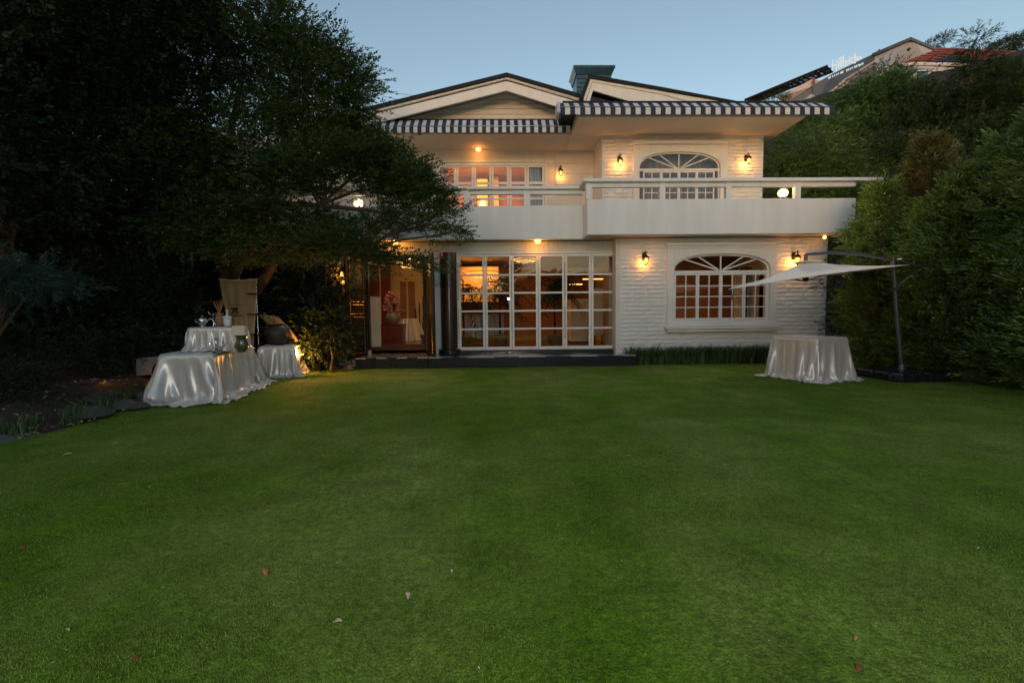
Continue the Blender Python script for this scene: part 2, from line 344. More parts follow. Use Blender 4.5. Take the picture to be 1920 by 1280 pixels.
# hillside behind the house and to its right
def hillz(X, Y):
    s = np.clip((X-8.6)/16, 0, 1); t = np.clip((Y-11.5)/22, 0, 1); u = np.clip((Y-19)/30, 0, 1)
    return -.04+11*s*s*(3-2*s)*np.clip((Y-9)/8, 0, 1)+5.0*t*s+6*u*u*np.clip((X+2)/20, 0, 1)+.15*np.sin(X*1.7)*np.sin(Y*1.3)*s
stru(heightfield('horizon_block_bank', -60, -8.2, -6, 60, 60, 60, lambda X, Y: -.06+np.clip((-9.0-X)/9, 0, 1)*7.5+.4*np.sin(X)*np.sin(Y)*np.clip((-10-X)/4, 0, 1), 'soil'))  # bank added as a dark backstop, blocks the yellow horizon behind the left trees
stru(heightfield('hillside', 8.4, 90, 9.2, 110, 80, 90, hillz, 'soil'))

# wooded hills added unseen all round to cut the yellow horizon light
M['wooded'] = mat('wooded_hill', (.014, .026, .012), .9, col2=(.028, .042, .018), nscale=.5, bump=1, bscale=.8)
def ringz(X, Y):
    r_ = np.hypot(X, Y); a = np.arctan2(X, Y); h = 13+5*np.sin(a*3+1)+3*np.sin(a*7)+1.2*np.sin(a*19)
    h = h*np.where((a > -.45) & (a < .2), .45, 1.0)
    return -.5+h*np.clip((r_-55)/60, 0, 1)**1.2+.8*np.sin(X*.7)*np.sin(Y*.8)*(r_ > 60)
stru(heightfield('horizon_block_hills', -200, 200, -200, 200, 160, 160, ringz, 'wooded'))

# ------------------------------------------------------------------ house shell
house = thing('house', 'white two storey villa with long balcony, striped awnings and low gabled roofs', 'house', (1.5, YB, 0))
H = lambda n, mb, m, **k: obj(n, mb, m, house, **k)
xL = P(430, 420, YR_).x                        # left end of the balcony
xc = P(1093, 400, YR_).x; xr = P(1604, 410, YN).x; xrail = P(1652, 340, YN).x; xw = P(1551, 540, YB).x
xb = P(1163, 560, YB).x                        # stone wall starts here
xbay0 = P(1129, 300, YU).x; xbay1 = P(1432, 300, YU).x
AX0, AX1 = P(1262, 540, YB).x, P(1443, 540, YB).x
# lower stone wall: backing around the arched opening, built of strips
def arch_pts(x0, x1, zs, h, n=18):             # flattened arch from left spring to right spring
    r = []
    for k in range(n+1):
        t = PI-PI*k/n; r.append(((x0+x1)/2+(x1-x0)/2*math.copysign(abs(math.cos(t))**.80, math.cos(t)), zs+h*abs(math.sin(t))**.80))
    return r
def wall_with_arch(mb, X0, X1, Z0, Z1, Y0, Y1, x0, x1, zb, zs, h):
    mb.box(X0, x0, Y0, Y1, Z0, Z1); mb.box(x1, X1, Y0, Y1, Z0, Z1); mb.box(x0, x1, Y0, Y1, Z0, zb)
    a = arch_pts(x0, x1, zs, h)
    for (ax, az), (bx_, bz) in zip(a, a[1:]):
        mb.prism([(ax, Y0, az), (bx_, Y0, bz), (bx_, Y0, Z1), (ax, Y0, Z1)], (0, Y1-Y0, 0))
zsill = P(1350, 603, YB).z; zspr = P(1350, 508, YB).z; harch = P(1350, 476, YB).z-zspr
mb = MB(); wall_with_arch(mb, xb, xw, 0, ZFL, YB+.03, YB+.25, AX0, AX1, zsill, zspr, harch)
mb.box(xw-.25, xw, YB+.25, 17, 0, ZFL)
stonewall = H('stone_wall', mb, 'brick')
# smooth surround panel of the arched window
SX0, SX1 = P(1251, 540, YB).x, P(1455, 540, YB).x; zpt = P(1350, 461, YB).z
mb = MB(); wall_with_arch(mb, SX0, SX1, zsill-.10, zpt, YB-.035, YB+.03, AX0, AX1, zsill, zspr, harch); H('window_surround', mb, 'white', bevel=.006)
mb = MB(); mb.box(SX0-.05, SX1+.03, YB-.09, YB+.0, zpt, zpt+.07); mb.box(SX0-.02, SX1, YB-.06, YB+.0, zpt-.05, zpt-.002); H('window_hood', mb, 'white', bevel=.01)
mb = MB(); mb.box(SX0-.07, SX1+.04, YB-.16, YB+.0, zsill-.16, zsill-.105); mb.box(SX0-.02, SX1+.0, YB-.11, YB+.0, zsill-.23, zsill-.165); H('window_sill', mb, 'white', bevel=.008)

# split-face stones: shared mesh variants
def stone_mesh(L, Hh, seed, D=.012):
    r = random.Random(seed); nx_, nz_ = 6, 3; v = []; f = []
    for j in range(nz_+1):
        for i_ in range(nx_+1):
            e = (i_ in (0, nx_)) or (j in (0, nz_)); y = 0 if e else -D*(.45+r.random()*.75)
            v.append((L*(i_/nx_-.5)+(0 if i_ in (0, nx_) else r.uniform(-.02, .02)), y-.004-(.006*r.random()), Hh*(j/nz_)+(0 if j in (0, nz_) else r.uniform(-.012, .012))))
    for j in range(nz_):
        for i_ in range(nx_):
            a = j*(nx_+1)+i_; f.append((a, a+1, a+nx_+2, a+nx_+1))
    me = bpy.data.meshes.new('brick'); o0 = len(v)
    v += [(-L/2, .04, 0), (L/2, .04, 0), (L/2, .04, Hh), (-L/2, .04, Hh)]
    a, b, c, d = 0, nx_, (nx_+1)*nz_+nx_, (nx_+1)*nz_
    f += [(a, o0, o0+1, b), (b, o0+1, o0+2, c), (c, o0+2, o0+3, d), (d, o0+3, o0, a)]
    me.from_pydata(v, [], f); me.materials.append(M['brick']); me.update(); return me
CH = .098
LENS = [.22, .32, .45, .58, .72]; SM = {L: [stone_mesh(L-.008, CH-.009, int(L*100)+s) for s in range(3)] for L in LENS}
def lay(X0, X1, Z0, Z1, Yf, holes, parent, limit, joined_name):
    n = 0; extra = MB(); z = Z0; row = 0
    while z+CH <= Z1+.02:
        segs = [(X0, X1)]
        for (hx0, hx1, hz0, hz1) in holes:
            if z+CH > hz0 and z < hz1:
                ns = []
                for a, b in segs:
                    if hx1 <= a or hx0 >= b: ns.append((a, b)); continue
                    if hx0-a > .08: ns.append((a, hx0))
                    if b-hx1 > .08: ns.append((hx1, b))
                segs = ns
        for a, b in segs:
            x = a
            while x < b-.02:
                L = rnd.choice(LENS)
                if x+L > b-.15: L = b-x
                L0 = min(LENS, key=lambda q: abs(q-L)); me = rnd.choice(SM[L0])
                if n < limit:
                    o = bpy.data.objects.new('brick', me); COL.objects.link(o); o.parent = parent
                    o.location = WM[parent.name].inverted() @ Vector((x+L/2, Yf+rnd.uniform(-.006, .004), z)); o.scale = (L/L0, 1, 1); n += 1
                else:
                    s = L/L0; y = Yf+rnd.uniform(-.006, .004)
                    extra._add([(v.co.x*s+x+L/2, v.co.y+y, v.co.z+z) for v in me.vertices], [tuple(p.vertices) for p in me.polygons])
                x += L
        z += CH; row += 1
    if extra.v: stuff(obj(joined_name, extra, 'brick', parent))
    return n
nb_ = lay(xb+.01, xw, .05, ZFL-.02, YB+.03, [(SX0, SX1, zsill-.23, zpt+.07)], stonewall, 300, 'brick_courses')

# arched window builder
def arched_window(px, ptop, pspr, pbot, Y, leaves, side, name_label=None, rows=4, surround=True):
    x0, x1 = P(px[0], pspr, Y).x, P(px[1], pspr, Y).x; xm = (x0+x1)/2
    zs = P(sum(px)/2, pspr, Y).z; ht = P(sum(px)/2, ptop, Y).z-zs; zb = P(sum(px)/2, pbot, Y).z if pbot else zs-1.25
    fr = MB(); f = .04; a = arch_pts(x0, x1, zs, ht, 24); b = arch_pts(x0+f, x1-f, zs, ht-f, 24)
    for k in range(24): fr.prism([(a[k][0], Y+.02, a[k][1]), (a[k+1][0], Y+.02, a[k+1][1]), (b[k+1][0], Y+.02, b[k+1][1]), (b[k][0], Y+.02, b[k][1])], (0, .07, 0))
    fr.box(x0, x1, Y+.0, Y+.09, zs-.05, zs+.012); fr.box(x0, x0+f, Y+.02, Y+.09, zb, zs-.05); fr.box(x1-f, x1, Y+.02, Y+.09, zb, zs-.05); fr.box(x0+f, x1-f, Y+.02, Y+.09, zb, zb+.04)
    for ang in (30, 60, 90, 120, 150):
        t = R(ang); e = (xm+math.cos(t)*(x1-x0)*.47, zs+ht*.93*(math.sin(t)**.6) if ang not in (30, 150) else zs+ht*.76); s = (xm+.03*math.cos(t), zs+.012)
        d = Vector((e[0]-s[0], 0, e[1]-s[1])).normalized(); nrm = Vector((-d.z, 0, d.x))*.014
        fr.prism([Vector((s[0], Y+.035, s[1]))-nrm, Vector((e[0], Y+.035, e[1]))-nrm, Vector((e[0], Y+.035, e[1]))+nrm, Vector((s[0], Y+.035, s[1]))+nrm], (0, .03, 0))
    win = H('arched_window', fr, 'frame')
    pn = MB(); pts = [(x, Y+.052, z) for x, z in b]; pn.prism(pts, (0, .005, 0)); obj('fanlight_pane', pn, 'glass', win)
    X0, X1 = x0+f, x1-f; sd = side*(X1-X0); L = (X1-X0-2*sd)/leaves; zt = zs-.055
    for q in range(leaves):
        l0 = X0+sd+q*L; l1 = l0+L-.004; lf = MB(); r = .036; Yl = Y+.012
        lf.box(l0, l0+r, Yl, Yl+.045, zb+.045, zt); lf.box(l1-r, l1, Yl, Yl+.045, zb+.045, zt); lf.box(l0+r, l1-r, Yl, Yl+.045, zt-r, zt); lf.box(l0+r, l1-r, Yl, Yl+.045, zb+.045, zb+.045+r*1.3)
        zi0, zi1 = zb+.045+r*1.3, zt-r; mu = .022; mid = (l0+l1)/2
        lf.box(mid-mu/2, mid+mu/2, Yl+.004, Yl+.04, zi0, zi1)
        for k in range(1, rows):
            zz = zi0+(zi1-zi0)*k/rows; lf.box(l0+r, mid-mu/2, Yl+.006, Yl+.038, zz-mu/2, zz+mu/2); lf.box(mid+mu/2, l1-r, Yl+.006, Yl+.038, zz-mu/2, zz+mu/2)
        leaf = obj('casement', lf, 'frame', win)
        # panes go under the window itself to stay within three levels
        for c in (0, 1):
            for k in range(rows):
                g = MB(); ga, gb = (l0+r, mid-mu/2) if c == 0 else (mid+mu/2, l1-r); h0 = zi0+(zi1-zi0)*k/rows+mu/2*(k > 0); h1 = zi0+(zi1-zi0)*(k+1)/rows-mu/2*(k < rows-1)
                tl = rnd.uniform(-.0005, .0005); g.prism([(ga, Yl+.02+tl, h0), (gb, Yl+.02-tl, h0), (gb, Yl+.02-tl, h1), (ga, Yl+.02+tl, h1)], (0, .004, 0)); obj('pane', g, 'glass', win)
    if side:
        for a_, b_ in ((X0, X0+sd-.004), (X1-sd+.004, X1)):
            g = MB(); g.box(a_, b_, Y+.03, Y+.034, zb+.04, zt); obj('pane', g, 'glass', win)
    return win, (x0, x1, zb, zs, ht)
arched_window((1262, 1443), 476, 508, 603, YB+.02, 4, 0)

# folding door wall
fx0, fx1 = P(857, 560, YF).x, P(1160, 560, YF).x; fz0, fz1 = P(1010, 655, YF).z, P(1010, 475, YF).z
xd0, xd1 = P(688, 560, YF).x, P(798, 560, YF).x; dz1 = P(740, 481, YF).z; xhl = P(430, 560, YF).x
mb = MB(); mb.box(xd1, fx0, YF+.02, YF+.25, 0, ZFL); mb.box(fx0, fx1, YF+.02, YF+.25, fz1, ZFL); mb.box(fx0, fx1, YF+.02, YF+.25, 0, fz0)
mb.box(xd0, xd1, YF+.02, YF+.25, dz1, ZFL); mb.box(xhl-1.5, xd0, YF+.02, YF+.25, 0, ZFL); mb.box(fx1, xb, YF+.02, YF+.25, 0, ZFL); mb.box(xb-.1, xb, YB+.03, YF+.02, 0, ZFL)
H('front_wall', mb, 'siding')
# vertical boards above the doors, one by one
x = xd0-.6
while x < xb-.1:
    w_ = .11
    if x+w_ > xb-.1: w_ = xb-.1-x
    g = MB(); g.box(x+.003, x+w_-.003, YF+.0, YF+.02, fz1+.05, ZFL); H('board', g, 'siding'); x += w_
# white wall slabs between entrance and pillar
for k, (za, zb2) in enumerate(((.25, .72), (.72, 1.2), (1.2, 1.72), (1.72, 2.22))):
    g = MB(); g.box(xd1+.01, P(826, 560, YF).x, YF-.012, YF+.02, za+.004, zb2-.004); H('wall_panel', g, 'white')
# half-round dark pillar on its base
pxc = P(842, 560, YF).x; pz1 = P(842, 475, YF).z
mb = MB(); mb.lathe([(.205, .34), (.205, pz1)], (pxc, YF-.0, 0), 28); H('pillar', mb, 'brownpillar', smooth=True)
mb = MB(); mb.lathe([(.27, .25), (.27, .36), (.25, .375)], (pxc, YF-.0, 0), 28); H('pillar_base', mb, 'blackstone', smooth=True)
# folding door
mb = MB(); f = .05; mb.box(fx0-.02, fx0+f*.7, YF-.05, YF+.02, fz0, fz1+.04); mb.box(fx1-f*.7, fx1+.02, YF-.05, YF+.02, fz0, fz1+.04); mb.box(fx0+f*.7, fx1-f*.7, YF-.05, YF+.02, fz1-.01, fz1+.04)
folding = H('folding_door', mb, 'frame', bevel=.005)
LX0, LX1 = fx0+f*.7, fx1-f*.7; Lw = (LX1-LX0)/6
for q in range(6):
    l0 = LX0+q*Lw+.005; l1 = l0+Lw-.01; lf = MB(); r = .052; Yl = YF-.03; z0, z1 = fz0+.005, fz1-.015
    lf.box(l0, l0+r, Yl, Yl+.045, z0, z1); lf.box(l1-r, l1, Yl, Yl+.045, z0, z1); lf.box(l0+r, l1-r, Yl, Yl+.045, z1-r*1.2, z1); lf.box(l0+r, l1-r, Yl, Yl+.045, z0, z0+r*1.4)
    za, zc = z0+r*1.4, z1-r*1.2; mu = .042
    for k in range(1, 5): zz = za+(zc-za)*k/5; lf.box(l0+r, l1-r, Yl+.003, Yl+.042, zz-mu/2, zz+mu/2)
    leaf = obj('door_leaf', lf, 'frame', folding, bevel=.003)
    for k in range(5):
        g = MB(); h0 = za+(zc-za)*k/5+(mu/2 if k else 0); h1 = za+(zc-za)*(k+1)/5-(mu/2 if k < 4 else 0); tl = rnd.uniform(-.0005, .0005); t2 = rnd.uniform(-.0005, .0005)
        g.prism([(l0+r, Yl+.02+tl, h0), (l1-r, Yl+.02-tl, h0), (l1-r, Yl+.02-tl+t2, h1), (l0+r, Yl+.02+tl+t2, h1)], (0, .004, 0)); obj('pane', g, 'glass', folding)
    if q % 2 == 0 or q == 5:
        hd = MB(); hx = l0-.004 if q != 5 else l1+.0; hd.tube([(hx, Yl-.03, z0+.25), (hx, Yl-.03, z0+1.0)], .006, 6); hd.tube([(hx, Yl-.03, z0+1.2), (hx, Yl-.03, z1-.2)], .006, 6); obj('shoot_bolt', hd, 'darkmetal', folding)

# porch with black risers and checker tiles
def porch(name, X0, X1, Y0, Y1, Z, n, skew=0.0, parent=house, m2='tilewhite'):
    mb = MB(); mb.box(X0, X1, Y0, Y1, 0, Z-.012); s = H(name, mb, 'blackstone', bevel=.008)
    t = (X1-X0)/n; rowsn = max(1, int(round((Y1-Y0)/t))); ty = (Y1-Y0)/rowsn
    for i_ in range(n):
        for j in range(rowsn):
            g = MB(); g.box(X0+i_*t+.002, X0+(i_+1)*t-.002, Y0+j*ty+.002, Y0+(j+1)*ty-.002, Z-.012, Z); obj('tile', g, 'tileblack' if (i_+j) % 2 else m2, s)
    return s
zp = P(1000, 668, YP).z
# the porch shows diamonds: square tiles laid diagonally
PX0, PX1 = P(803, 680, YP).x, P(1192, 680, YP).x; PY1 = YF-.14
mb = MB(); mb.box(PX0, PX1, YP, YF-.14, 0, zp-.012); pst = H('porch_step', mb, 'blackstone', bevel=.01)
mb = MB(); mb.box(PX0+.25, fx1+.1, YF-.14, YF+.02, 0, fz0-.004); H('threshold', mb, 'blackstone', bevel=.008)
dpx = P(1100, 664, YP+.3).x-P(1012, 664, YP+.3).x; ncol = int((PX1-PX0)/dpx); dx = (PX1-PX0)/ncol; dy = (PY1-YP)/2
def clip_poly(poly, x0, x1, y0, y1):
    for ax, lim, sg in ((0, x0, 1), (0, x1, -1), (1, y0, 1), (1, y1, -1)):
        out = []
        for a, b in zip(poly, poly[1:]+poly[:1]):
            ia, ib = sg*(a[ax]-lim) >= -1e-9, sg*(b[ax]-lim) >= -1e-9
            if ia: out.append(a)
            if ia != ib: t = (lim-a[ax])/(b[ax]-a[ax]); out.append((a[0]+t*(b[0]-a[0]), a[1]+t*(b[1]-a[1])))
        poly = out
        if not poly: return []
    return poly
for i_ in range(2*ncol+1):
    for j in range(-1, 4):
        cx, cy = PX0+i_*dx/2, YP+(j+.5)*dy
        if (i_+j) % 2: continue
        pl = clip_poly([(cx-dx/2*.985, cy), (cx, cy-dy*.985), (cx+dx/2*.985, cy), (cx, cy+dy*.985)], PX0, PX1, YP, PY1)
        if len(pl) < 3: continue
        g = MB(); g.prism([(a, b, zp-.011) for a, b in pl], (0, 0, .011)); obj('tile', g, 'tilewhite' if j % 2 == 0 else 'tileblack', pst)
# entrance steps
EX0, EX1 = P(668, 675, YP+.1).x, PX0-.02
porch('entrance_step', EX0, EX1, YP+.02, YF+.5, P(735, 671, YP+.02).z, 7, m2='tilewhite')

# balcony
zpr = 3.68; zr0, zr1 = 4.03, 4.11
mb = MB()
mb.box(xL, xc, YR_, YR_+.13, ZFL, zpr); mb.box(xc, xr, YN, YN+.13, ZFL, zpr); mb.box(xc, xc+.13, YN+.13, YR_, ZFL, zpr); mb.box(xr-.13, xr, YN+.13, YS, ZFL, zpr)
H('balcony_parapet', mb, 'parapet', bevel=.012)
mb = MB(); mb.box(xhl-1.5, xc+.12, YR_+.13, YS+.2, ZFL+.02, ZFL+.12); mb.box(xc+.13, xr-.13, YN+.13, YS+.2, ZFL+.02, ZFL+.12); H('balcony_slab', mb, 'soffit')
mb = MB()
mb.box(xL, xc-.1, YR_-.06, YR_+.19, zr0+.01, zr1); mb.box(xc-.1, xrail, YN-.07, YN+.20, zr0+.012, zr1+.004); mb.box(xc-.1, xc+.17, YN+.20, YR_+.19, zr0+.014, zr1-.002)
mb.box(xL, xc, YR_+.02, YR_+.11, zr0-.09, zr0+.01); mb.box(xc+.1, xr-.0, YN+.02, YN+.11, zr0-.09, zr0+.01)
H('balcony_rail', mb, 'parapet', bevel=.012)
for a, b, Y in ((1099, 1110, YN), (1237, 1248, YN), (1362, 1372, YN), (1492, 1502, YN), (870, 882, YR_), (982, 994, YR_), (745, 757, YR_), (600, 612, YR_), (490, 502, YR_)):
    g = MB(); x0_, x1_ = P(a, 365, Y).x, P(b, 365, Y).x; g.box(x0_, x1_, Y+.005, Y+.125, zpr, zr0+.01); H('rail_post', g, 'parapet', bevel=.006)

# upper walls
ux0, ux1 = P(1197, 340, YU).x, P(1350, 340, YU).x; uzs = P(1273, 317, YU).z; uht = P(1273, 285, YU).z-uzs; uzb = uzs-1.15
mb = MB(); wall_with_arch(mb, xbay0, xbay1, ZFL+.12, ZSO, YU+.03, YU+.25, ux0, ux1, uzb, uzs, uht)
mb.box(xbay0, xbay0+.25, YU+.25, YS, ZFL+.12, ZSO); mb.box(xbay1-.25, xbay1, YU+.25, 17, ZFL+.12, ZSO)
baywall = H('bay_wall', mb, 'brick')
usx0, usx1 = P(1187, 340, YU).x, P(1362, 340, YU).x; uzt = P(1273, 272, YU).z
mb = MB(); wall_with_arch(mb, usx0, usx1, ZFL+.3, uzt, YU-.03, YU+.03, ux0, ux1, uzb, uzs, uht); H('window_surround', mb, 'white', bevel=.006)
mb = MB(); mb.prism([(usx0+.02, YU-.12, uzt+.09), (usx1-.14, YU-.12, uzt+.09), (usx1, YU-.12, uzt), (usx0-.1, YU-.12, uzt)], (0, .14, 0)); H('window_hood', mb, 'white', bevel=.01)
lay(xbay0+.02, xbay1, ZFL+.14, ZSO-.02, YU+.03, [(usx0, usx1, ZFL+.3, uzt+.05)], baywall, 0, 'brick_courses')
arched_window((1197, 1350), 285, 317, None, YU+.02, 4, .045)
# recessed upper wall with strip of windows
rx0, rx1 = P(822, 350, YS).x, P(1021, 350, YS).x; rz1 = P(920, 311, YS).z; rz0 = ZFL+.25
mb = MB(); mb.box(P(560, 350, YS).x, rx0, YS+.02, YS+.22, ZFL+.12, ZSO); mb.box(rx1, xbay0, YS+.02, YS+.22, ZFL+.12, ZSO); mb.box(rx0, rx1, YS+.02, YS+.22, rz1, ZSO); mb.box(rx0, rx1, YS+.02, YS+.22, ZFL+.12, rz0)
H('upper_wall', mb, 'siding')
z = ZFL+.5; k = 0
while z < ZSO-.1:
    g = MB(); g.box(rx1+.32, xbay0-.01, YS+.0, YS+.02, z, z+.30); H('plank', g, 'siding', bevel=.004); z += .312
mb = MB(); e = .07
mb.box(rx0-e, rx0, YS-.03, YS+.02, rz0, rz1+e); mb.box(rx1, rx1+e, YS-.03, YS+.02, rz0, rz1+e); mb.box(rx0, rx1, YS-.03, YS+.02, rz1, rz1+e); mb.box(rx0-.22, rx1+.26, YS-.012, YS+.018, rz1+e+.03, rz1+e+.09)
strip = H('strip_window', mb, 'frame', bevel=.004)
Lw = (rx1-rx0)/6; zt1 = P(920, 341, YS).z; zt0 = P(920, 346, YS).z
for q in range(6):
    l0 = rx0+q*Lw+.006; l1 = l0+Lw-.012; lf = MB(); r = .06; Yl = YS-.005
    lf.box(l0, l0+r, Yl, Yl+.045, rz0, rz1); lf.box(l1-r, l1, Yl, Yl+.045, rz0, rz1); lf.box(l0+r, l1-r, Yl, Yl+.045, rz1-r*.8, rz1); lf.box(l0+r, l1-r, Yl, Yl+.045, rz0, rz0+r)
    zl1, zl0 = P(920, 371, YS).z, P(920, 375, YS).z
    lf.box(l0+r, l1-r, Yl+.003, Yl+.042, zt0, zt1); lf.box(l0+r, l1-r, Yl+.003, Yl+.042, zl0, zl1)
    obj('window_leaf', lf, 'frame', strip)
    for h0, h1 in ((rz0+r, zl0), (zl1, zt0), (zt1, rz1-r*.8)):
        g = MB(); g.box(l0+r, l1-r, Yl+.02, Yl+.024, h0, h1); obj('pane', g, 'glass', strip)

# eaves, awnings, roofs
ex0 = P(560, 250, 12.4).x; exm = P(1072, 230, 12.3).x; exr = P(1512, 222, 11.35).x
mb = MB(); mb.box(ex0, exm, 12.42, YS+.3, ZSO, ZSO+.10); H('left_soffit', mb, 'soffit')
mb = MB(); mb.box(exm, exr, 11.36, 17, ZSO-.01, ZSO+.16); H('right_soffit', mb, 'soffit', bevel=.01)
mb = MB(); mb.prism([(ex0, 12.53, ZSO+.10), (ex0, 12.53, P(800, 223, 12.53).z), (ex0, 14, P(800, 223, 12.53).z+.1), (ex0, 14, ZSO+.10)], (exm-ex0, 0, 0)); H('left_eave_roof', mb, 'roofdark')
mb = MB(); mb.prism([(exm-.35, 11.46, ZSO+.16), (exm-.35, 11.46, P(1300, 189.5, 11.46).z), (exm-.35, 13.6, P(1300, 189.5, 11.46).z+.12), (exm-.35, 13.6, ZSO+.16)], (exr+.12-exm+.3, 0, 0)); H('right_eave_roof', mb, 'roofdark')
def awning(px0, px1, pyt, pym, pyb, Yf, dyt, name, w0):
    a = P(px0, pyb, Yf).x; b = P(px1, pyb, Yf).x; xm_ = (px0+px1)/2; zt = P(xm_, pyt, Yf+dyt).z; zm = P(xm_, pym, Yf).z; zb_ = P(xm_, pyb, Yf).z
    n = int(round((b-a)/w0)); w_ = (b-a)/n; g = MB()
    for i_ in range(n):
        x0_, x1_ = a+i_*w_, a+(i_+1)*w_; m_ = i_ % 2; sag = .0
        xs = [x0_, (x0_+x1_)/2, x1_]
        g._add([(x0_, Yf+dyt, zt), (x1_, Yf+dyt, zt), (x1_, Yf, zm), (x0_, Yf, zm), (x0_, Yf-.004+.006*math.sin(i_*1.9), zb_), (x1_, Yf-.004+.006*math.sin(i_*1.9+1.9), zb_)], [(0, 3, 2, 1), (3, 4, 5, 2)], m_)
    o = H(name, g, ['navy', 'stripe']); s = o.modifiers.new('solid', 'SOLIDIFY'); s.thickness = .006; s.offset = 1
    g = MB(); g.tube([(a, Yf-.012, zm), (b, Yf-.012, zm)], .012, 8); obj('front_bar', g, 'silver', o)
    return a, b, zt
awning(600, 1069, 226, 237, 249, 12.22, .30, 'left_awning', .105)
awning(1050, 1564, 194, 201, 215, 11.16, .28, 'right_awning', .122)
mb = MB(); mb.box(P(1044, 205, 11.2).x, P(1050, 205, 11.2).x, 11.14, 11.6, P(1047, 213, 11.2).z, P(1047, 193, 11.2).z); H('awning_end_plate', mb, 'cladding', bevel=.01)
def slab(pts, Y, d, m, name, **k):
    g = MB(); g.prism([P(a, b, Y) for a, b in pts], (0, d, 0)); return H(name, g, m, **k)
# left gable
YG = 12.3
slab([(560, 232), (950, 136), (1092, 177), (1092, 184), (950, 143), (560, 239)], YG-.08, 5.2, 'roofdark', 'gable_roof')
slab([(560, 239.5), (950, 143.5), (1091, 184.5), (1091, 188), (950, 148), (560, 245)], YG-.03, .08, 'parapet', 'upper_bargeboard')
slab([(560, 245.5), (950, 148.5), (1091, 188.5), (1091, 215), (1060, 205), (950, 170), (740, 222), (560, 268)], YG, .07, 'parapet', 'bargeboard', bevel=.01)
g = MB(); g.prism([P(600, 240, 12.85), P(950, 156, 12.85), P(1100, 196, 12.85), P(1100, 240, 12.85), P(600, 240, 12.85)], (0, .1, 0)); gw = H('gable_wall', g, 'siding')
for (a, b, c, d_) in ((790, 960, 205, 214), (965, 1060, 205, 214), (815, 905, 196, 204), (910, 1040, 196, 204), (850, 950, 187, 195), (955, 1010, 187, 195), (880, 990, 178, 186), (770, 900, 215, 224), (905, 1075, 215, 224)):
    g = MB(); g.pbox(a, b, c, d_, 12.825, 12.85); obj('plank', g, 'siding', gw, bevel=.004)
g = MB(); a_ = [P(560, 247, YG), P(950, 150, YG), P(1091, 191, YG)]
for p, q in zip(a_, a_[1:]): g._add([p, q, q+Vector((0, .7, 0)), p+Vector((0, .7, 0))], [(0, 1, 2, 3)])
o = H('gable_soffit', g, 'soffit'); s = o.modifiers.new('s', 'SOLIDIFY'); s.thickness = .03
# right gable
YH = 12.05
slab([(1088, 180), (1104, 139), (1240, 163), (1380, 189), (1380, 193), (1240, 169), (1107, 146), (1094, 184)], YH-.08, 4.5, 'roofdark', 'gable_roof')
slab([(1094, 185), (1107, 147), (1240, 170), (1370, 193), (1300, 193), (1240, 176), (1110, 153), (1098, 190)], YH-.03, .08, 'parapet', 'upper_bargeboard')
slab([(1097, 196), (1110, 154), (1240, 177), (1312, 193), (1190, 193), (1112, 170), (1104, 196)], YH, .07, 'parapet', 'bargeboard', bevel=.008)
g = MB(); g.prism([P(1098, 200, 12.9), P(1112, 160, 12.9), P(1340, 200, 12.9)], (0, .1, 0)); H('gable_wall', g, 'soffit')
# chimney
g = MB(); g.pbox(1081, 1146, 136, 190, 13.6, 14.3); ch = H('chimney', g, 'teal')
g = MB(); x0_, x1_ = P(1075, 132, 13.55).x, P(1153, 132, 13.55).x; z0_, z1_ = P(1110, 139, 13.55).z, P(1110, 124, 13.55).z
g.box(x0_, x1_, 13.5, 14.4, z1_-.05, z1_); g.prism([(x0_, 13.5, z1_-.05), (x1_, 13.5, z1_-.05), (x1_-.08, 13.58, z0_), (x0_+.08, 13.58, z0_)], (0, .8, 0)); obj('chimney_cap', g, 'teal', ch)
for j in range(6):
    for i_ in range(4):
        g = MB(); a0 = 1081+i_*16.2; g.pbox(a0+.6, a0+15.6, 140+j*8+.5, 147.5+j*8, 13.58, 13.6); obj('tile', g, 'teal', ch, bevel=.006)

# house body (rear), keeps rooms closed
mb = MB(); mb.box(xhl-1.5, xw, 16.9, 17.1, 0, ZSO); mb.box(xhl-1.7, xhl-1.5, YF+.2, 17, 0, ZSO); mb.box(xhl-1.5, xw-.25, YF+.25, 16.9, ZFL-.02, ZFL+.02); mb.box(P(560, 350, YS).x-.2, P(560, 350, YS).x, YS, 17, ZFL+.12, ZSO); mb.box(ex0, exm, YS+.3, 17.1, ZSO, ZSO+.1)
H('rear_wall', mb, 'creamwall')

# ------------------------------------------------------------------ rooms
zfl = fz0-.03
mb = MB(); mb.box(fx0-.3, xw-.25, YF+.05, 16.9, zfl-.1, zfl); H('room_floor', mb, 'roomfloor')
XP = P(1200, 560, YB).x
mb = MB(); mb.box(XP, XP+.1, YF+.25, 16.0, zfl, ZFL-.02); H('partition', mb, 'creamwall')
xhp = (xd1+fx0)/2+.05
mb = MB(); mb.box(xhp, xhp+.1, YF+.25, 16.9, .1, ZFL-.02); H('partition', mb, 'yellowwall')
YBK = 15.6
mb = MB(); mb.box(xhp+.1, XP, YBK, YBK+.1, zfl, ZFL-.02); H('room_back_wall', mb, 'orangewall')
mb = MB(); mb.box(XP+.1, xw-.25, 14.2, 14.3, zfl, ZFL-.02); H('room_back_wall', mb, 'brownwall')
def K(px, py, Y): return P(px, py, Y)
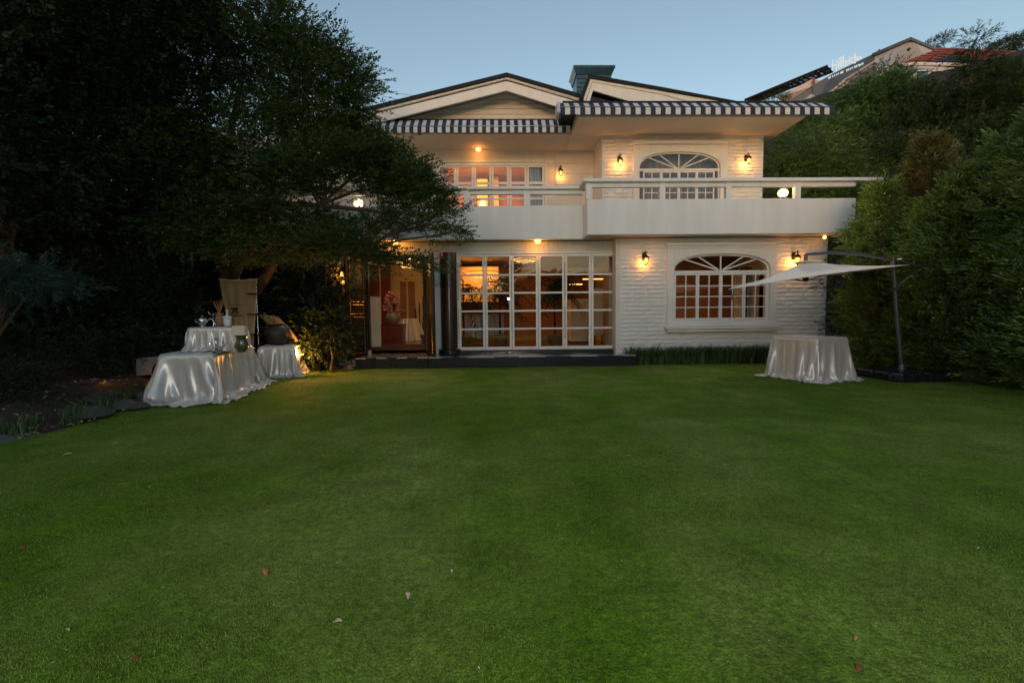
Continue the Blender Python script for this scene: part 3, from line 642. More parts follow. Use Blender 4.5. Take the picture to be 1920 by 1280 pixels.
# pale counters and boxes in the salon
mb = MB(); mb.pbox(1070, 1112, 560, 640, 13.6, 14.2); tag(obj('counter', mb, 'creamwall', bevel=.01), 'pale counter seen through the fifth leaf of the folding door', 'counter')
mb = MB(); mb.pbox(1113, 1131, 540, 628, 13.2, 13.6); mb.pbox(1068, 1131, 502, 512, 13.3, 13.8); tag(obj('wall_niche', mb, 'creamwall', bevel=.01), 'cream shelving pier with a raised box top, right side of the salon', 'shelf')
mb = MB(); mb.pbox(1142, 1158, 470, 652, 11.6, 12.0); mb.pbox(1127, 1141, 560, 650, 14.4, 14.5); H('inner_pier', mb, 'creamwall')
for a, b, y_, Y in ((1068, 1092, 534, 13.5), (1093, 1131, 524, 13.4), (1140, 1153, 506, 13.9), (1015, 1050, 470, 15)):
    g = MB(); g.pbox(a, b, y_-2, y_, Y, Y+.05); tag(obj('cove_lamp', g, 'cove'), {1068: 'short orange strip light low in the fifth door leaf', 1093: 'long orange strip light above the cream pier', 1140: 'small orange strip light in the top right pane', 1015: 'faint orange strip light high on the salon back wall'}[a], 'strip light')
# wall decoration glow at left: gilt backdrop
g = MB(); g.pbox(862, 935, 500, 566, 14.6, 14.65); tag(obj('gilt_backdrop', g, 'yellowwall'), 'gold lit backdrop behind the dark palm leaves, seen through the leftmost glass leaf', 'backdrop')
for k, (a, b, c, d_) in enumerate(((928, 948, 515, 560), (905, 922, 560, 590), (1120, 1128, 590, 620))):
    t = thing('picture_frame', ['tall framed picture behind the second glass leaf', 'small dark framed picture above the draped table inside', 'narrow dark stand by the inner pier'][k], 'picture', P((a+b)/2, d_, 15.5 if k < 2 else 13.9))
    Y = 15.5 if k < 2 else 13.9; g = MB(); g.pbox(a, b, c, d_, Y, Y+.02); obj('picture_panel', g, 'darkwood' if k else 'creamwall', t)
    g = MB(); g.pbox(a-2, a, c-2, d_+2, Y-.02, Y+.03); g.pbox(b, b+2, c-2, d_+2, Y-.02, Y+.03); g.pbox(a, b, c-2, c, Y-.02, Y+.03); g.pbox(a, b, d_, d_+2, Y-.02, Y+.03); obj('frame', g, 'redwood', t)
# chandeliers: rings of crystal beads
def chandelier(c, r, rows, n, label, br=.013):
    t = thing('chandelier', label, 'chandelier', c); g = MB()
    for j in range(rows):
        rr = r*(1-.22*j)
        for i_ in range(n):
            a = 2*PI*(i_+.5*(j % 2))/n; g.ball((c[0]+rr*math.cos(a), c[1]+rr*math.sin(a), c[2]-.05*j-.03*abs(math.sin(3*a))), br*rnd.uniform(.6, 1.1), 5)
    stuff(obj('crystal_beads', g, 'crystal', t)); g = MB(); pts = [(c[0]+r*math.cos(2*PI*k/24), c[1]+r*math.sin(2*PI*k/24), c[2]+.03) for k in range(25)]; g.tube(pts, .012, 6); g.tube([(c[0], c[1], c[2]), (c[0], c[1], ZFL-.03)], .012, 6)
    obj('ring', g, 'gold', t); return t
c = P(985, 482, 12.6); chandelier((c.x, c.y, c.z), .42, 3, 46, 'beaded chandelier hanging behind the third glass leaf')
c = P(905, 512, 13.6); chandelier((c.x, c.y, c.z), .45, 3, 40, 'amber chandelier behind the leftmost glass leaf')
# draped table inside
g = MB(); X0_, X1_ = P(868, 610, 13.2).x, P(945, 610, 13.2).x; zt_ = P(905, 590, 13.2).z; nn = 60
top = []; bot = []
per = [(X0_+(X1_-X0_)*k/nn, 13.2) for k in range(nn+1)]
for k, (a, b) in enumerate(per): top.append((a, b, zt_)); bot.append((a, b-.06-.05*math.sin(k*1.3)-.03*math.sin(k*.61), zfl+.25+.05*math.sin(k*.2)))
for k in range(nn): g._add([top[k], top[k+1], bot[k+1], bot[k]], [(0, 3, 2, 1)])
g.box(X0_, X1_, 13.2, 13.9, zt_-.02, zt_)
tag(obj('draped_sideboard', g, 'satin', smooth=True), 'pleated cream table standing inside, behind the two left glass leaves', 'table')
# potted palms
def palm(px, py, Y, h, label, n=22, spread=.75):
    b = P(px, py, Y); b.z = zfl; t = thing('potted_palm', label, 'potted plant', b)
    g = MB(); g.lathe([(.15, 0), (.2, .3), (.22, .32), (.18, .33)], b, 14); obj('pot', g, 'terracotta', t, smooth=True)
    g = MB(); st = MB()
    for k in range(n):
        a = rnd.random()*2*PI; L = spread*rnd.uniform(.6, 1.1); ri = rnd.uniform(.25, .9); p0 = b+Vector((0, 0, .35+h*rnd.uniform(.35, .75)))
        pts = [p0+Vector((math.cos(a)*L*s, math.sin(a)*L*s, h*.45*(ri*s-.75*s*s))) for s in (0, .25, .5, .75, 1)]
        st.tube(pts, [.008, .007, .006, .004, .002], 4)
        for s in range(1, 5):
            for sd in (-1, 1):
                for u in (0, .5):
                    q = pts[s-1].lerp(pts[s], .5+u); d = (pts[s]-pts[s-1]).normalized(); sv = d.cross(Vector((0, 0, 1))).normalized()*sd
                    tip = q+(sv*.8+d*.7).normalized()*L*.42+Vector((0, 0, -.09)); wv = d*.03
                    g._add([q-wv, q+wv, tip], [(0, 1, 2)])
    st.tube([b+Vector((0, 0, .3)), b+Vector((0, 0, .4+h*.7))], [.035, .02], 6); obj('stem', st, 'darkwood', t); stuff(obj('fronds', g, 'palm', t))
palm(938, 640, 12.6, 2.1, 'tall feathery palm behind the second glass leaf', 34, .8)
palm(1040, 640, 12.2, 2.0, 'broad dark palm behind the fourth glass leaf', 34, .75)
palm(870, 640, 11.9, 2.0, 'dark big leaved plant by the left jamb inside', 16, .7)
area('salon_ceiling_light', ((fx0+fx1)/2-.9, 13.6, ZFL-.1), 11, WARM, 2.0, 2.0)
area('salon_left_light', (P(900, 500, 14).x, 14.0, ZFL-.12), 28, LAMP, .8, .8)
area('right_room_light', ((AX0+AX1)/2-.3, 12.4, ZFL-.12), 22, (1, .5, .22), 1.5, 1.5)
# sconce inside
c = P(1138, 552, 14.38); t = thing('indoor_sconce', 'small glowing sconce on the narrow wall seen in the last glass leaf', 'wall lamp', c); g = MB(); g.ball(c, .05, 8, sq=(1, 1, 1.6)); obj('bulb', g, 'bulb', t); g = MB(); g.box(c.x-.03, c.x+.03, c.y, c.y+.03, c.z-.12, c.z-.06); obj('bracket', g, 'bronze', t); point('indoor_sconce_light', (c.x, c.y-.1, c.z), 1.2, LAMP)
# things seen through the lower arched window
for a, b, y0_, y1_, Y, m_, nm, lb, ct in ((1375, 1398, 508, 600, 12.9, 'creamwall', 'cream_curtain', 'pale curtain behind the third casement of the lower arched window', 'curtain'),
        (1403, 1409, 515, 598, 12.4, 'bluecurtain', 'blue_curtain', 'narrow light blue curtain behind the fourth casement of the lower arched window', 'curtain'),
        (1425, 1431, 505, 600, 12.6, 'darkwood', 'dark_post', 'dark upright post behind the fourth casement of the lower arched window', 'post')):
    g = MB(); xa, xb_ = P(a, 550, Y).x, P(b, 550, Y).x; za, zb_ = zfl+.02, P(a, y0_, Y).z; n = 10
    for k in range(n):
        u0, u1 = xa+(xb_-xa)*k/n, xa+(xb_-xa)*(k+1)/n; g._add([(u0, Y+.03*(k % 2), za), (u1, Y+.03*((k+1) % 2), za), (u1, Y+.03*((k+1) % 2), zb_), (u0, Y+.03*(k % 2), zb_), (u0, Y+.05, za), (u1, Y+.05, za), (u1, Y+.05, zb_), (u0, Y+.05, zb_)], [(0, 1, 2, 3), (5, 4, 7, 6), (3, 2, 6, 7)])
    tag(obj(nm, g, m_), lb, ct)
t = thing('bookcase', 'wooden bookcase at the back behind the lower arched window', 'bookcase', P(1410, 600, 13.4)); g = MB()
Xa, Xb = P(1400, 550, 13.4).x, P(1445, 550, 13.4).x; g.box(Xa, Xa+.04, 13.4, 13.8, zfl, 2.5); g.box(Xb-.04, Xb, 13.4, 13.8, zfl, 2.5)
for k in range(6): g.box(Xa+.04, Xb-.04, 13.4, 13.8, zfl+.05+k*.42, zfl+.08+k*.42)
obj('case', g, 'redwood', t)

# upstairs rooms
mb = MB(); mb.box(rx0-.6, xbay0+.25, 16.2, 16.3, ZFL+.12, ZSO); mb.box(rx0-.7, rx0-.6, YS+.25, 16.3, ZFL+.12, ZSO); mb.box(xbay0+.0, xbay0+.1, YS+.25, 16.3, ZFL+.12, ZSO); H('upper_room_wall', mb, 'orangewall')
g = MB(); g.pbox(895, 914, 336, 400, 15.6, 16.1); g.pbox(925, 935, 330, 400, 15.9, 16.15); H('upper_room_pier', g, 'yellowwall')
area('upper_room_light', (P(900, 350, 14.8).x, 14.7, ZSO-.12), 150, (1, .27, .02), 1.2, 1.2)
def curtain(name, x0_, x1_, Y, z0_, z1_, m_, label, n=26):
    g = MB()
    for k in range(n):
        u0, u1 = x0_+(x1_-x0_)*k/n, x0_+(x1_-x0_)*(k+1)/n; y0_, y1_ = Y+.03*math.sin(k*1.7), Y+.03*math.sin((k+1)*1.7)
        g._add([(u0, y0_, z0_), (u1, y1_, z0_), (u1, y1_, z1_), (u0, y0_, z1_)], [(0, 1, 2, 3)])
    o = obj(name, g, m_, smooth=True); s = o.modifiers.new('s', 'SOLIDIFY'); s.thickness = .01
    return tag(o, label, 'curtain')
curtain('curtain', rx0+5*Lw-.02, rx1+.0, YS+.12, rz0, rz1+.1, 'bluecurtain', 'pale blue curtain added as the sky reflection in the last leaf of the upstairs strip window')  # pale blue cloth stands in for sky mirrored in this pane
curtain('curtain', rx0, rx0+.42*Lw, YS+.14, rz0, rz1+.1, 'greywall', 'grey curtain drawn aside in the first leaf of the upstairs strip window')
curtain('curtain', ux0+.34, ux1, YU+.45, ZFL+.2, ZSO-.05, 'greywall', 'grey curtain filling the upstairs arched window', 40)
mb = MB(); mb.box(xbay0+.25, xbay1-.25, 14.6, 14.7, ZFL+.12, ZSO); H('bay_room_wall', mb, 'brownwall')
def table_lamp(px, py, Y, label, s=1.0, zb=None):
    c = P(px, py, Y); t = thing('table_lamp', label, 'lamp', (c.x, c.y, c.z-.25*s)); g = MB(); g.lathe([(.12*s, -.09*s), (.05*s, .09*s)], c, 16); obj('lamp_shade', g, 'shade', t, smooth=True)
    g = MB(); g.lathe([(.06*s, -.25*s), (.05*s, -.24*s), (.015*s, -.21*s), (.02*s, -.16*s), (.012*s, -.1*s)], c, 10); obj('lamp_base', g, 'gold', t, smooth=True)
    return c
c = table_lamp(905, 380, 14.9, 'lit table lamp with pleated shade behind the upstairs strip window', 1.0); point('table_lamp_light', (c.x, c.y-.2, c.z+.15), 1.5, LAMP)
c = table_lamp(1216, 328, 13.1, 'left glowing shade of the pair behind the upstairs arched window', .75); table_lamp(1234, 330, 13.15, 'right glowing shade of the pair behind the upstairs arched window', .7)
point('bay_room_light', (c.x, c.y+.5, c.z+.5), 3, WARM)

# entrance hall
hx0 = xd0-.5
mb = MB(); mb.box(hx0-.1, hx0, YF+.25, 16.9, 0, ZFL-.02); H('hall_side_wall', mb, 'creamwall')
hz = P(740, 645, YF+.55).z
mb = MB(); mb.box(hx0, xhp, YF+.5, 16.9, hz-.15, hz); H('hall_floor', mb, 'roomfloor')
mb = MB(); mb.box(hx0, xhp, 14.6, 14.7, hz, ZFL-.02); H('hall_back_wall', mb, 'yellowwall')
g = MB(); g.pbox(690, 713, 557, 650, YF+.45, YF+.5); H('hall_return_wall', g, 'creamwall')
g = MB(); g.pbox(687, 711, 497, 556, YF+.42, YF+.47); tag(obj('hanging_screen', g, 'redwood', bevel=.005), 'red brown hanging screen at the upper left inside the entrance', 'screen')
for a in (690, 699, 708):
    c = P(a, 549, YF+.41); g = MB(); g.ball(c, .012, 6); tag(obj('brass_knob', g, 'gold'), {690: 'left brass knob on the red hanging screen', 699: 'middle brass knob on the red hanging screen', 708: 'right brass knob on the red hanging screen'}[a], 'knob', 'brass knobs in a row on the red hanging screen')
for a, b in ((751, 762), (766, 778)):
    g = MB(); g.pbox(a, b, 528, 640, 14.55, 14.6); H('hall_door', g, 'brownwall')
g = MB(); g.pbox(713, 733, 500, 640, 14.2, 14.25); H('hall_door', g, 'redwood')
# cabinet, vase, flowers
Yc = 12.3
t = thing('red_cabinet', 'dark red lacquered cabinet just inside the entrance', 'cabinet', P(733, 642, Yc)); X0_, X1_ = P(713, 620, Yc).x, P(755, 620, Yc).x; zc = P(733, 608, Yc).z
g = MB(); g.box(X0_, X1_, Yc, Yc+.5, hz, zc-.02); obj('body', g, 'redwood', t, bevel=.006); g = MB(); g.box(X0_-.02, X1_+.02, Yc-.02, Yc+.52, zc-.02, zc+.01); obj('top', g, 'redwood', t, bevel=.004)
for a, b in ((X0_+.03, (X0_+X1_)/2-.01), ((X0_+X1_)/2+.01, X1_-.03)): g = MB(); g.box(a, b, Yc-.012, Yc, hz+.05, zc-.06); obj('cabinet_door', g, 'redwood', t, bevel=.005)
c = P(737, 607, Yc+.2); t = thing('flower_vase', 'rounded grey stoneware vase holding the flowers on the red cabinet', 'vase', (c.x, c.y, zc+.01))
g = MB(); g.lathe([(.09, 0), (.14, .05), (.185, .14), (.19, .2), (.16, .27), (.13, .30), (.14, .315)], (c.x, c.y, zc+.01), 22); obj('vase', g, 'vasegrey', t, smooth=True)
t = thing('flower_arrangement', 'big pink and rose bouquet rising from the grey vase in the hall', 'flowers', (c.x, c.y, zc+.3)); g1 = MB(); g2 = MB(); g3 = MB()
for k in range(230):
    a = rnd.random()*2*PI; u = rnd.random()**.6; hgt = rnd.random(); rr = .33*u*(1-hgt*.6); q = Vector((c.x+rr*math.cos(a), c.y+rr*math.sin(a)*.7, zc+.32+hgt*.55))
    gg = g1 if k % 3 == 0 else g2
    if k % 3 == 0:
        for j in range(7): b = 2*PI*j/7; s = .03+.02*rnd.random(); gg._add([q, q+Vector((math.cos(b)*s, -.02, math.sin(b)*s)), q+Vector((math.cos(b+.7)*s, -.02, math.sin(b+.7)*s))], [(0, 1, 2)])
    else:
        for j in range(10): dd = Vector((rnd.gauss(0, 1), rnd.gauss(0, 1), rnd.gauss(0, 1))).normalized()*rnd.uniform(.02, .06); s = Vector((rnd.gauss(0, 1), rnd.gauss(0, 1), rnd.gauss(0, 1))).normalized()*.014; gg._add([q+dd, q+dd+s, q+dd*1.4], [(0, 1, 2)])
    g3.tube([(c.x, c.y, zc+.3), q], .003, 3, cap=False)
obj('pink_blossoms', g1, 'pink', t); obj('rose_sprays', g2, 'rose', t); obj('stems', g3, 'palm', t)
# draped console in the hall
g = MB(); cx_, cy_ = P(768, 600, 13).x, 13.0; zt_ = P(766, 597, 13).z; nn = 48
ring0 = [(cx_+.22*math.cos(2*PI*k/nn), cy_+.22*math.sin(2*PI*k/nn), zt_) for k in range(nn)]
ring1 = [(cx_+(.30+.04*math.sin(k*1.9)+.05*math.sin(k*.8))*math.cos(2*PI*k/nn), cy_+(.30+.04*math.sin(k*1.9))*math.sin(2*PI*k/nn), zt_-.35) for k in range(nn)]
ring2 = [(cx_+(.40+.06*math.sin(k*1.9)+.06*math.sin(k*.8))*math.cos(2*PI*k/nn), cy_+(.38+.05*math.sin(k*1.9))*math.sin(2*PI*k/nn), hz+.01) for k in range(nn)]
g._add(ring0+ring1+ring2, [(k, (k+1) % nn, nn+(k+1) % nn, nn+k) for k in range(nn)]+[(nn+k, nn+(k+1) % nn, 2*nn+(k+1) % nn, 2*nn+k) for k in range(nn)]+[tuple(range(nn))]); tag(obj('draped_round_table', g, 'satin', smooth=True), 'small round table under a gathered cream cloth in the hall', 'table')
# stair
t = thing('staircase', 'dark wooden stair climbing at the right of the hall', 'stairs', (P(795, 640, 13.4).x, 13.4, hz)); X0_ = P(782, 600, 13.3).x; g = MB(); st = MB()
for k in range(7): g = MB(); g.box(X0_+.0+.07*k, xhp, 12.9+.22*k, 16, hz+.17*k, hz+.17*(k+1)); obj('tread', g, 'darkwood', t)
for k in range(7): g = MB(); bx_ = X0_+.03+.07*k; g.lathe([(.02, 0), (.03, .1), (.012, .3), (.025, .5), (.015, .75)], (bx_, 12.95+.22*k, hz+.17*(k+1)), 8); obj('baluster', g, 'darkwood', t, smooth=True)
c = P(765, 492, 12.0); chandelier((c.x, c.y, c.z), .28, 3, 26, 'small amber chandelier glowing inside the entrance', .014)
point('hall_light', (c.x, c.y, c.z-.15), 24, (1, .50, .16), .15)
# entrance door: frame and two panelled leaves
mb = MB(); mb.box(xd0, xd0+.05, YF-.04, YF+.1, hz-.1, dz1); mb.box(xd1-.05, xd1, YF-.04, YF+.1, hz-.1, dz1); mb.box(xd0, xd1, YF-.045, YF+.1, dz1-.05, dz1+.03); H('entrance_frame', mb, 'black')
def panel_door(hinge, ang, w_, z0_, z1_, sgn, label=None):
    c, s = math.cos(ang), math.sin(ang); u = Vector((c, s, 0)); n_ = Vector((s, -c, 0))*sgn; hp = Vector(hinge)
    g = MB(); g.prism([hp+Vector((0, 0, z0_)), hp+u*w_+Vector((0, 0, z0_)), hp+u*w_+Vector((0, 0, z1_)), hp+Vector((0, 0, z1_))], -n_*.045); d = H('entrance_door', g, 'black')
    if label: d['label'] = label
    def mould(a0, a1, b0, b1):
        q = MB(); f = .012
        A = [(a0, b0), (a1, b0), (a1, b1), (a0, b1)]
        for (p0, p1) in zip(A, A[1:]+A[:1]): q.tube([hp+u*p0[0]+n_*.008+Vector((0, 0, p0[1])), hp+u*p1[0]+n_*.008+Vector((0, 0, p1[1]))], .008, 6)
        obj('gilt_moulding', q, 'gold', d)
    hh_ = z1_-z0_; m = w_*.15; mould(m, w_-m, z0_+.1, z0_+hh_*.40); mould(m*1.2, w_-m, z0_+hh_*.43, z0_+hh_*.52); mould(m, w_-m, z0_+hh_*.55, z1_-.1)
    q = MB(); q.tube([hp+u*(w_-.06)+n_*.05+Vector((0, 0, z0_+hh_*.42)), hp+u*(w_-.06)+n_*.05+Vector((0, 0, z0_+hh_*.54))], .012, 8); obj('door_handle', q, 'gold', d)
zd0 = P(735, 669, YF-.3).z
panel_door((xd0+.0, YF-.05, 0), R(-108), .74, zd0, dz1-.02, -1, 'left black leaf swung wide open')
panel_door((xd1-.0, YF-.05, 0), R(-66), .68, zd0, dz1-.02, 1, 'right black leaf seen nearly edge on')

# ------------------------------------------------------------------ lanterns and lamps
def make_lantern():
    t = thing('wall_lantern', '', 'wall lamp', (0, 0, 0), 0, 'warm lanterns on the house walls')
    g = MB(); g.box(-.035, .035, -.015, 0, -.02, .16); g.ball((0, -.02, .07), .03, 8); obj('wall_plate', g, 'bronze', t, bevel=.004)
    g = MB(); g.tube([(0, -.02, .07), (0, -.07, .13), (0, -.13, .15), (0, -.16, .12), (0, -.16, .09)], .010, 6); g.tube([(0, -.03, .03), (.0, -.07, .05), (0, -.09, .09), (0, -.06, .11), (0, -.045, .085)], .007, 6); g.tube([(0, -.16, .12), (0, -.16, .19)], [.012, .003], 6)
    for a in (0, 1, 2, 3): b = PI/2*a+.78; g.tube([(0, -.16, .13), (.03*math.cos(b), -.16+.03*math.sin(b), .16), (.05*math.cos(b), -.16+.05*math.sin(b), .13)], .005, 5)
    obj('scroll_arm', g, 'bronze', t, smooth=True)
    g = MB(); g.lathe([(.02, .095), (.05, .06), (.082, .035), (.085, .02), (.07, .018)], (0, -.16, 0), 6); obj('cap', g, 'bronze', t)
    g = MB(); g.lathe([(.066, .018), (.060, -.05), (.036, -.12)], (0, -.16, 0), 6); obj('lamp_glass', g, 'lampglass', t)
    g = MB()
    for k in range(6): a = 2*PI*k/6; g.tube([(.068*math.cos(a), -.16+.068*math.sin(a), .02), (.062*math.cos(a), -.16+.062*math.sin(a), -.05), (.038*math.cos(a), -.16+.038*math.sin(a), -.122)], .0035, 4)
    g.lathe([(.04, -.12), (.03, -.135), (.008, -.16)], (0, -.16, 0), 6); obj('cage', g, 'bronze', t)
    g = MB(); g.ball((0, -.16, -.035), .032, 10, sq=(1, 1, 1.5)); obj('bulb', g, 'bulb', t)
    return t
LP = [((1207, 489), YB+.0, 'lantern left of the lower arched window', 1.0, 2.6), ((1487, 488), YB+.0, 'lantern right of the lower arched window, half behind the parasol', 1.0, 2.6),
      ((1160, 307), YU+.0, 'lantern left of the upstairs arched window', 1.0, 2.4), ((1398, 304), YU+.0, 'lantern right of the upstairs arched window', 1.0, 2.4),
      ((1050, 327), YS-.0, 'lantern on the recessed upstairs wall beside the strip window', 1.0, .8)]
lan = None
for (pp, Y, lb, s, pw) in LP:
    c = P(pp[0], pp[1], Y); loc = (c.x, Y, c.z+.03)
    if lan is None: lan = make_lantern(); o = lan; o.location = loc; o['label'] = 'bronze scrolled '+lb
    else: o = copy_thing(lan, loc, 0, 'bronze scrolled '+lb)
    l = point('lantern_light', (0, -.16, -.03), pw*5.0, LAMP, .03, o)
    l2 = point('lantern_glow', (0, -.075, -.09), pw*1.6, LAMP, .02, o)
c = P(645, 512, YF); o = copy_thing(lan, (c.x, YF, c.z), 0, 'bronze scrolled lantern left of the entrance, glimpsed through leaves'); point('lantern_light', (0, -.16, -.03), 2, LAMP, .03, o)
def flush(px, py, Y, z, label, pw, dy=-.05):
    c = P(px, py, Y); t = thing('ceiling_lamp', label, 'ceiling lamp', (c.x, Y, z)); g = MB(); g.lathe([(.09, -.015), (.09, 0)], (c.x, Y, z), 18); obj('rose', g, 'gold', t, smooth=True)
    g = MB(); g.lathe([(.02, -.10), (.055, -.085), (.07, -.05), (.065, -.015)], (c.x, Y, z), 12); obj('glass_bowl', g, 'bulb', t, smooth=True)
    g = MB()
    for k in range(10): a = 2*PI*k/10; g.tube([(c.x+.09*math.cos(a), Y+.09*math.sin(a), z-.01), (c.x+.09*math.cos(a), Y+.09*math.sin(a), z-.10)], .003, 4)
    obj('crystal_rods', g, 'gold', t); point('ceiling_lamp_light', (c.x, Y+dy, z-.17), pw, LAMP, .06)
flush(1008, 455, YF-.22, ZFL+.02, 'crystal ceiling lamp under the balcony above the folding door', 3.2)
flush(741, 459, YF-.22, ZFL+.02, 'crystal ceiling lamp under the balcony above the entrance', 5.5)
flush(897, 284, YS-.2, ZSO, 'crystal ceiling lamp under the eaves above the strip window', 2.6)
def flood(px, py, Y, label, pw):
    c = P(px, py, Y); t = thing('floodlight', label, 'floodlight', (c.x, Y, zpr)); g = MB(); g.tube([(c.x, Y, zpr), (c.x, Y, c.z)], .015, 8); g.box(c.x-.06, c.x+.06, Y-.03, Y+.03, zpr, zpr+.02); obj('stand', g, 'darkmetal', t)
    g = MB(); g.ball(c, .105, 16, sq=(1.1, 1, .95)); obj('bulb', g, 'flood', t, smooth=True); g = MB(); g.lathe([(.05, 0), (.05, .07)], (c.x, Y, c.z-.16), 12); obj('socket', g, 'darkmetal', t)
    point('floodlight_light', (c.x, Y-.02, c.z+.13), pw, FLOOD, .1)
    l = bpy.data.objects.new('floodlight_beam', bpy.data.lights.new('floodlight_beam', 'SPOT')); l.data.energy = 150*LK; l.data.color = (1, .86, .62); l.data.spot_size = R(150); l.data.spot_blend = .8; l.data.shadow_soft_size = .25
    l.location = (c.x, Y-.50, c.z+.12); l.rotation_euler = (R(-66), 0, 0 if c.x < 0 else R(-10)); COL.objects.link(l)
    return c
flood(672, 381, YR_+.3, 'blazing round lamp on the balcony behind the tree branches', 26)
flood(1468, 362, YN+.35, 'blazing round lamp on the balcony right of the stone bay', 24)
c = P(1546, 445, YN+.3); t = thing('spot_fixture', 'tiny amber spot under the right end of the balcony', 'spotlight', c); g = MB(); g.ball(c, .035, 8); obj('bulb', g, 'bulb', t); g = MB(); g.tube([(c.x, c.y, c.z), (c.x+.03, c.y, ZFL)], .01, 6); obj('stem', g, 'darkmetal', t)

# ------------------------------------------------------------------ draped tables: a small cloth solver
def drape(tw, td, h, ov, n=74, seed=0, steps=330, full=1.05, twist=0.0, ground=0.0):
    """cloth over a box tw x td x h (centred), ov = overhang; returns V, Q"""
    r = np.random.default_rng(seed); W, D = tw+2*ov, td+2*ov; nxv = int(n*W/max(W, D)); nyv = int(n*D/max(W, D)); sx, sy = W/(nxv-1), D/(nyv-1)
    X, Y = np.meshgrid((np.arange(nxv)-(nxv-1)/2)*sx, (np.arange(nyv)-(nyv-1)/2)*sy, indexing='ij')
    # round the sheet's corners in
    qx, qy = np.abs(X)-tw/2, np.abs(Y)-td/2; co = (qx > 0) & (qy > 0); rr = np.hypot(qx, qy)+1e-9; k = np.where(co, np.maximum(np.maximum(qx, qy)/rr, .70), 1)
    Xs = np.where(co, np.sign(X)*(tw/2+qx*k), X); Ys = np.where(co, np.sign(Y)*(td/2+qy*k), Y)
    p = np.stack([Xs, Ys, np.full_like(X, h+.006)], -1); rest = p.copy()
    inside = (np.abs(p[..., 0]) <= tw/2) & (np.abs(p[..., 1]) <= td/2)
    p[..., 2] += np.where(inside, 0, 0); prev = p.copy(); wt = np.where(inside, 0.0, 1.0)
    fx_ = r.normal(size=4)
    def cons(sl_a, sl_b, kk, stretch):
        L = np.linalg.norm(rest[sl_a]-rest[sl_b], axis=-1)*stretch; return (sl_a, sl_b, L, kk)
    C = []
    for st in (0, 1):
        a = np.s_[st:nxv-1:2, :]; 
        def pair_x(st, step): 
            ia = np.arange(nxv-step); ia = ia[(ia//step) % 2 == st]; return ia
    def addc(di, dj, stiff, stretch):
        I, J = np.meshgrid(np.arange(nxv), np.arange(nyv), indexing='ij'); okm = (I+di < nxv) & (J+dj < nyv) & (J+dj >= 0)
        s_ = max(abs(di), abs(dj)); key = ((I//s_) % 2) if di else ((J//s_) % 2)
        for st in (0, 1):
            m = okm & (key == st); a = (I[m]*nyv+J[m]); b = ((I[m]+di)*nyv+J[m]+dj); L = np.linalg.norm(rest.reshape(-1, 3)[a]-rest.reshape(-1, 3)[b], axis=-1)*stretch; C.append((a, b, L, stiff))
    FE = 1+(full-1)*3.2*np.clip(np.hypot(np.clip(np.abs(rest[..., 0])-tw/2, 0, None), np.clip(np.abs(rest[..., 1])-td/2, 0, None))/ov, 0, 1).ravel()
    sideY = (np.abs(rest[..., 1]) > td/2).ravel(); sideX = (np.abs(rest[..., 0]) > tw/2).ravel()
    addc(1, 0, 1.0, 1.0); addc(0, 1, 1.0, 1.0)
    for q in (0, 1): a_, b_, L_, k_ = C[q]; C[q] = (a_, b_, L_*np.where(sideY[a_], FE[a_], 1.0), k_)
    for q in (2, 3): a_, b_, L_, k_ = C[q]; C[q] = (a_, b_, L_*np.where(sideX[a_], FE[a_], 1.0), k_); addc(1, 1, .12, full); addc(1, -1, .12, full); addc(3, 0, .04, full); addc(0, 3, .04, full)
    cl = np.stack([np.clip(Xs, -tw/2, tw/2), np.clip(Ys, -td/2, td/2)], -1); off = np.stack([Xs, Ys], -1)-cl; e_ = np.linalg.norm(off, axis=-1); dn = off/(e_[..., None]+1e-9)
    sp = np.where(np.abs(off[..., 0]) > np.abs(off[..., 1]), cl[..., 1], cl[..., 0]); wv = np.sin(sp*8+3.2*np.sin(sp*3+seed)+e_*3.5)+.5*np.sin(sp*21+seed*2+4*np.sin(sp*2)+e_*5)
    hz_ = (.12+.10*wv)*e_+np.clip(e_-h*.97, 0, None)*.8+.02; p[..., :2] = np.where(inside[..., None], p[..., :2], cl+dn*hz_[..., None]); p[..., 2] = np.where(inside, h+.006, np.clip(h-.96*e_, ground+.01, h)); p += r.normal(size=p.shape)*.004*(~inside)[..., None]; prev = p.copy()
    P_ = p.reshape(-1, 3).copy(); Q_ = prev.reshape(-1, 3).copy(); w_ = wt.ravel(); dt2 = (1/60.)**2
    wind = r.normal(size=(4, 3))*np.array([1, 1, 0]); dirn = np.stack([np.sign(Xs)*(np.abs(Xs) > tw/2), np.sign(Ys)*(np.abs(Ys) > td/2)], -1).reshape(-1, 2)
    s1 = rest.reshape(-1, 3); ph = r.random(8)*6
    wav = (np.sin(s1[:, 0]*7+ph[0])+np.sin(s1[:, 1]*6.3+ph[1])+np.sin((s1[:, 0]+s1[:, 1])*11+ph[2]))
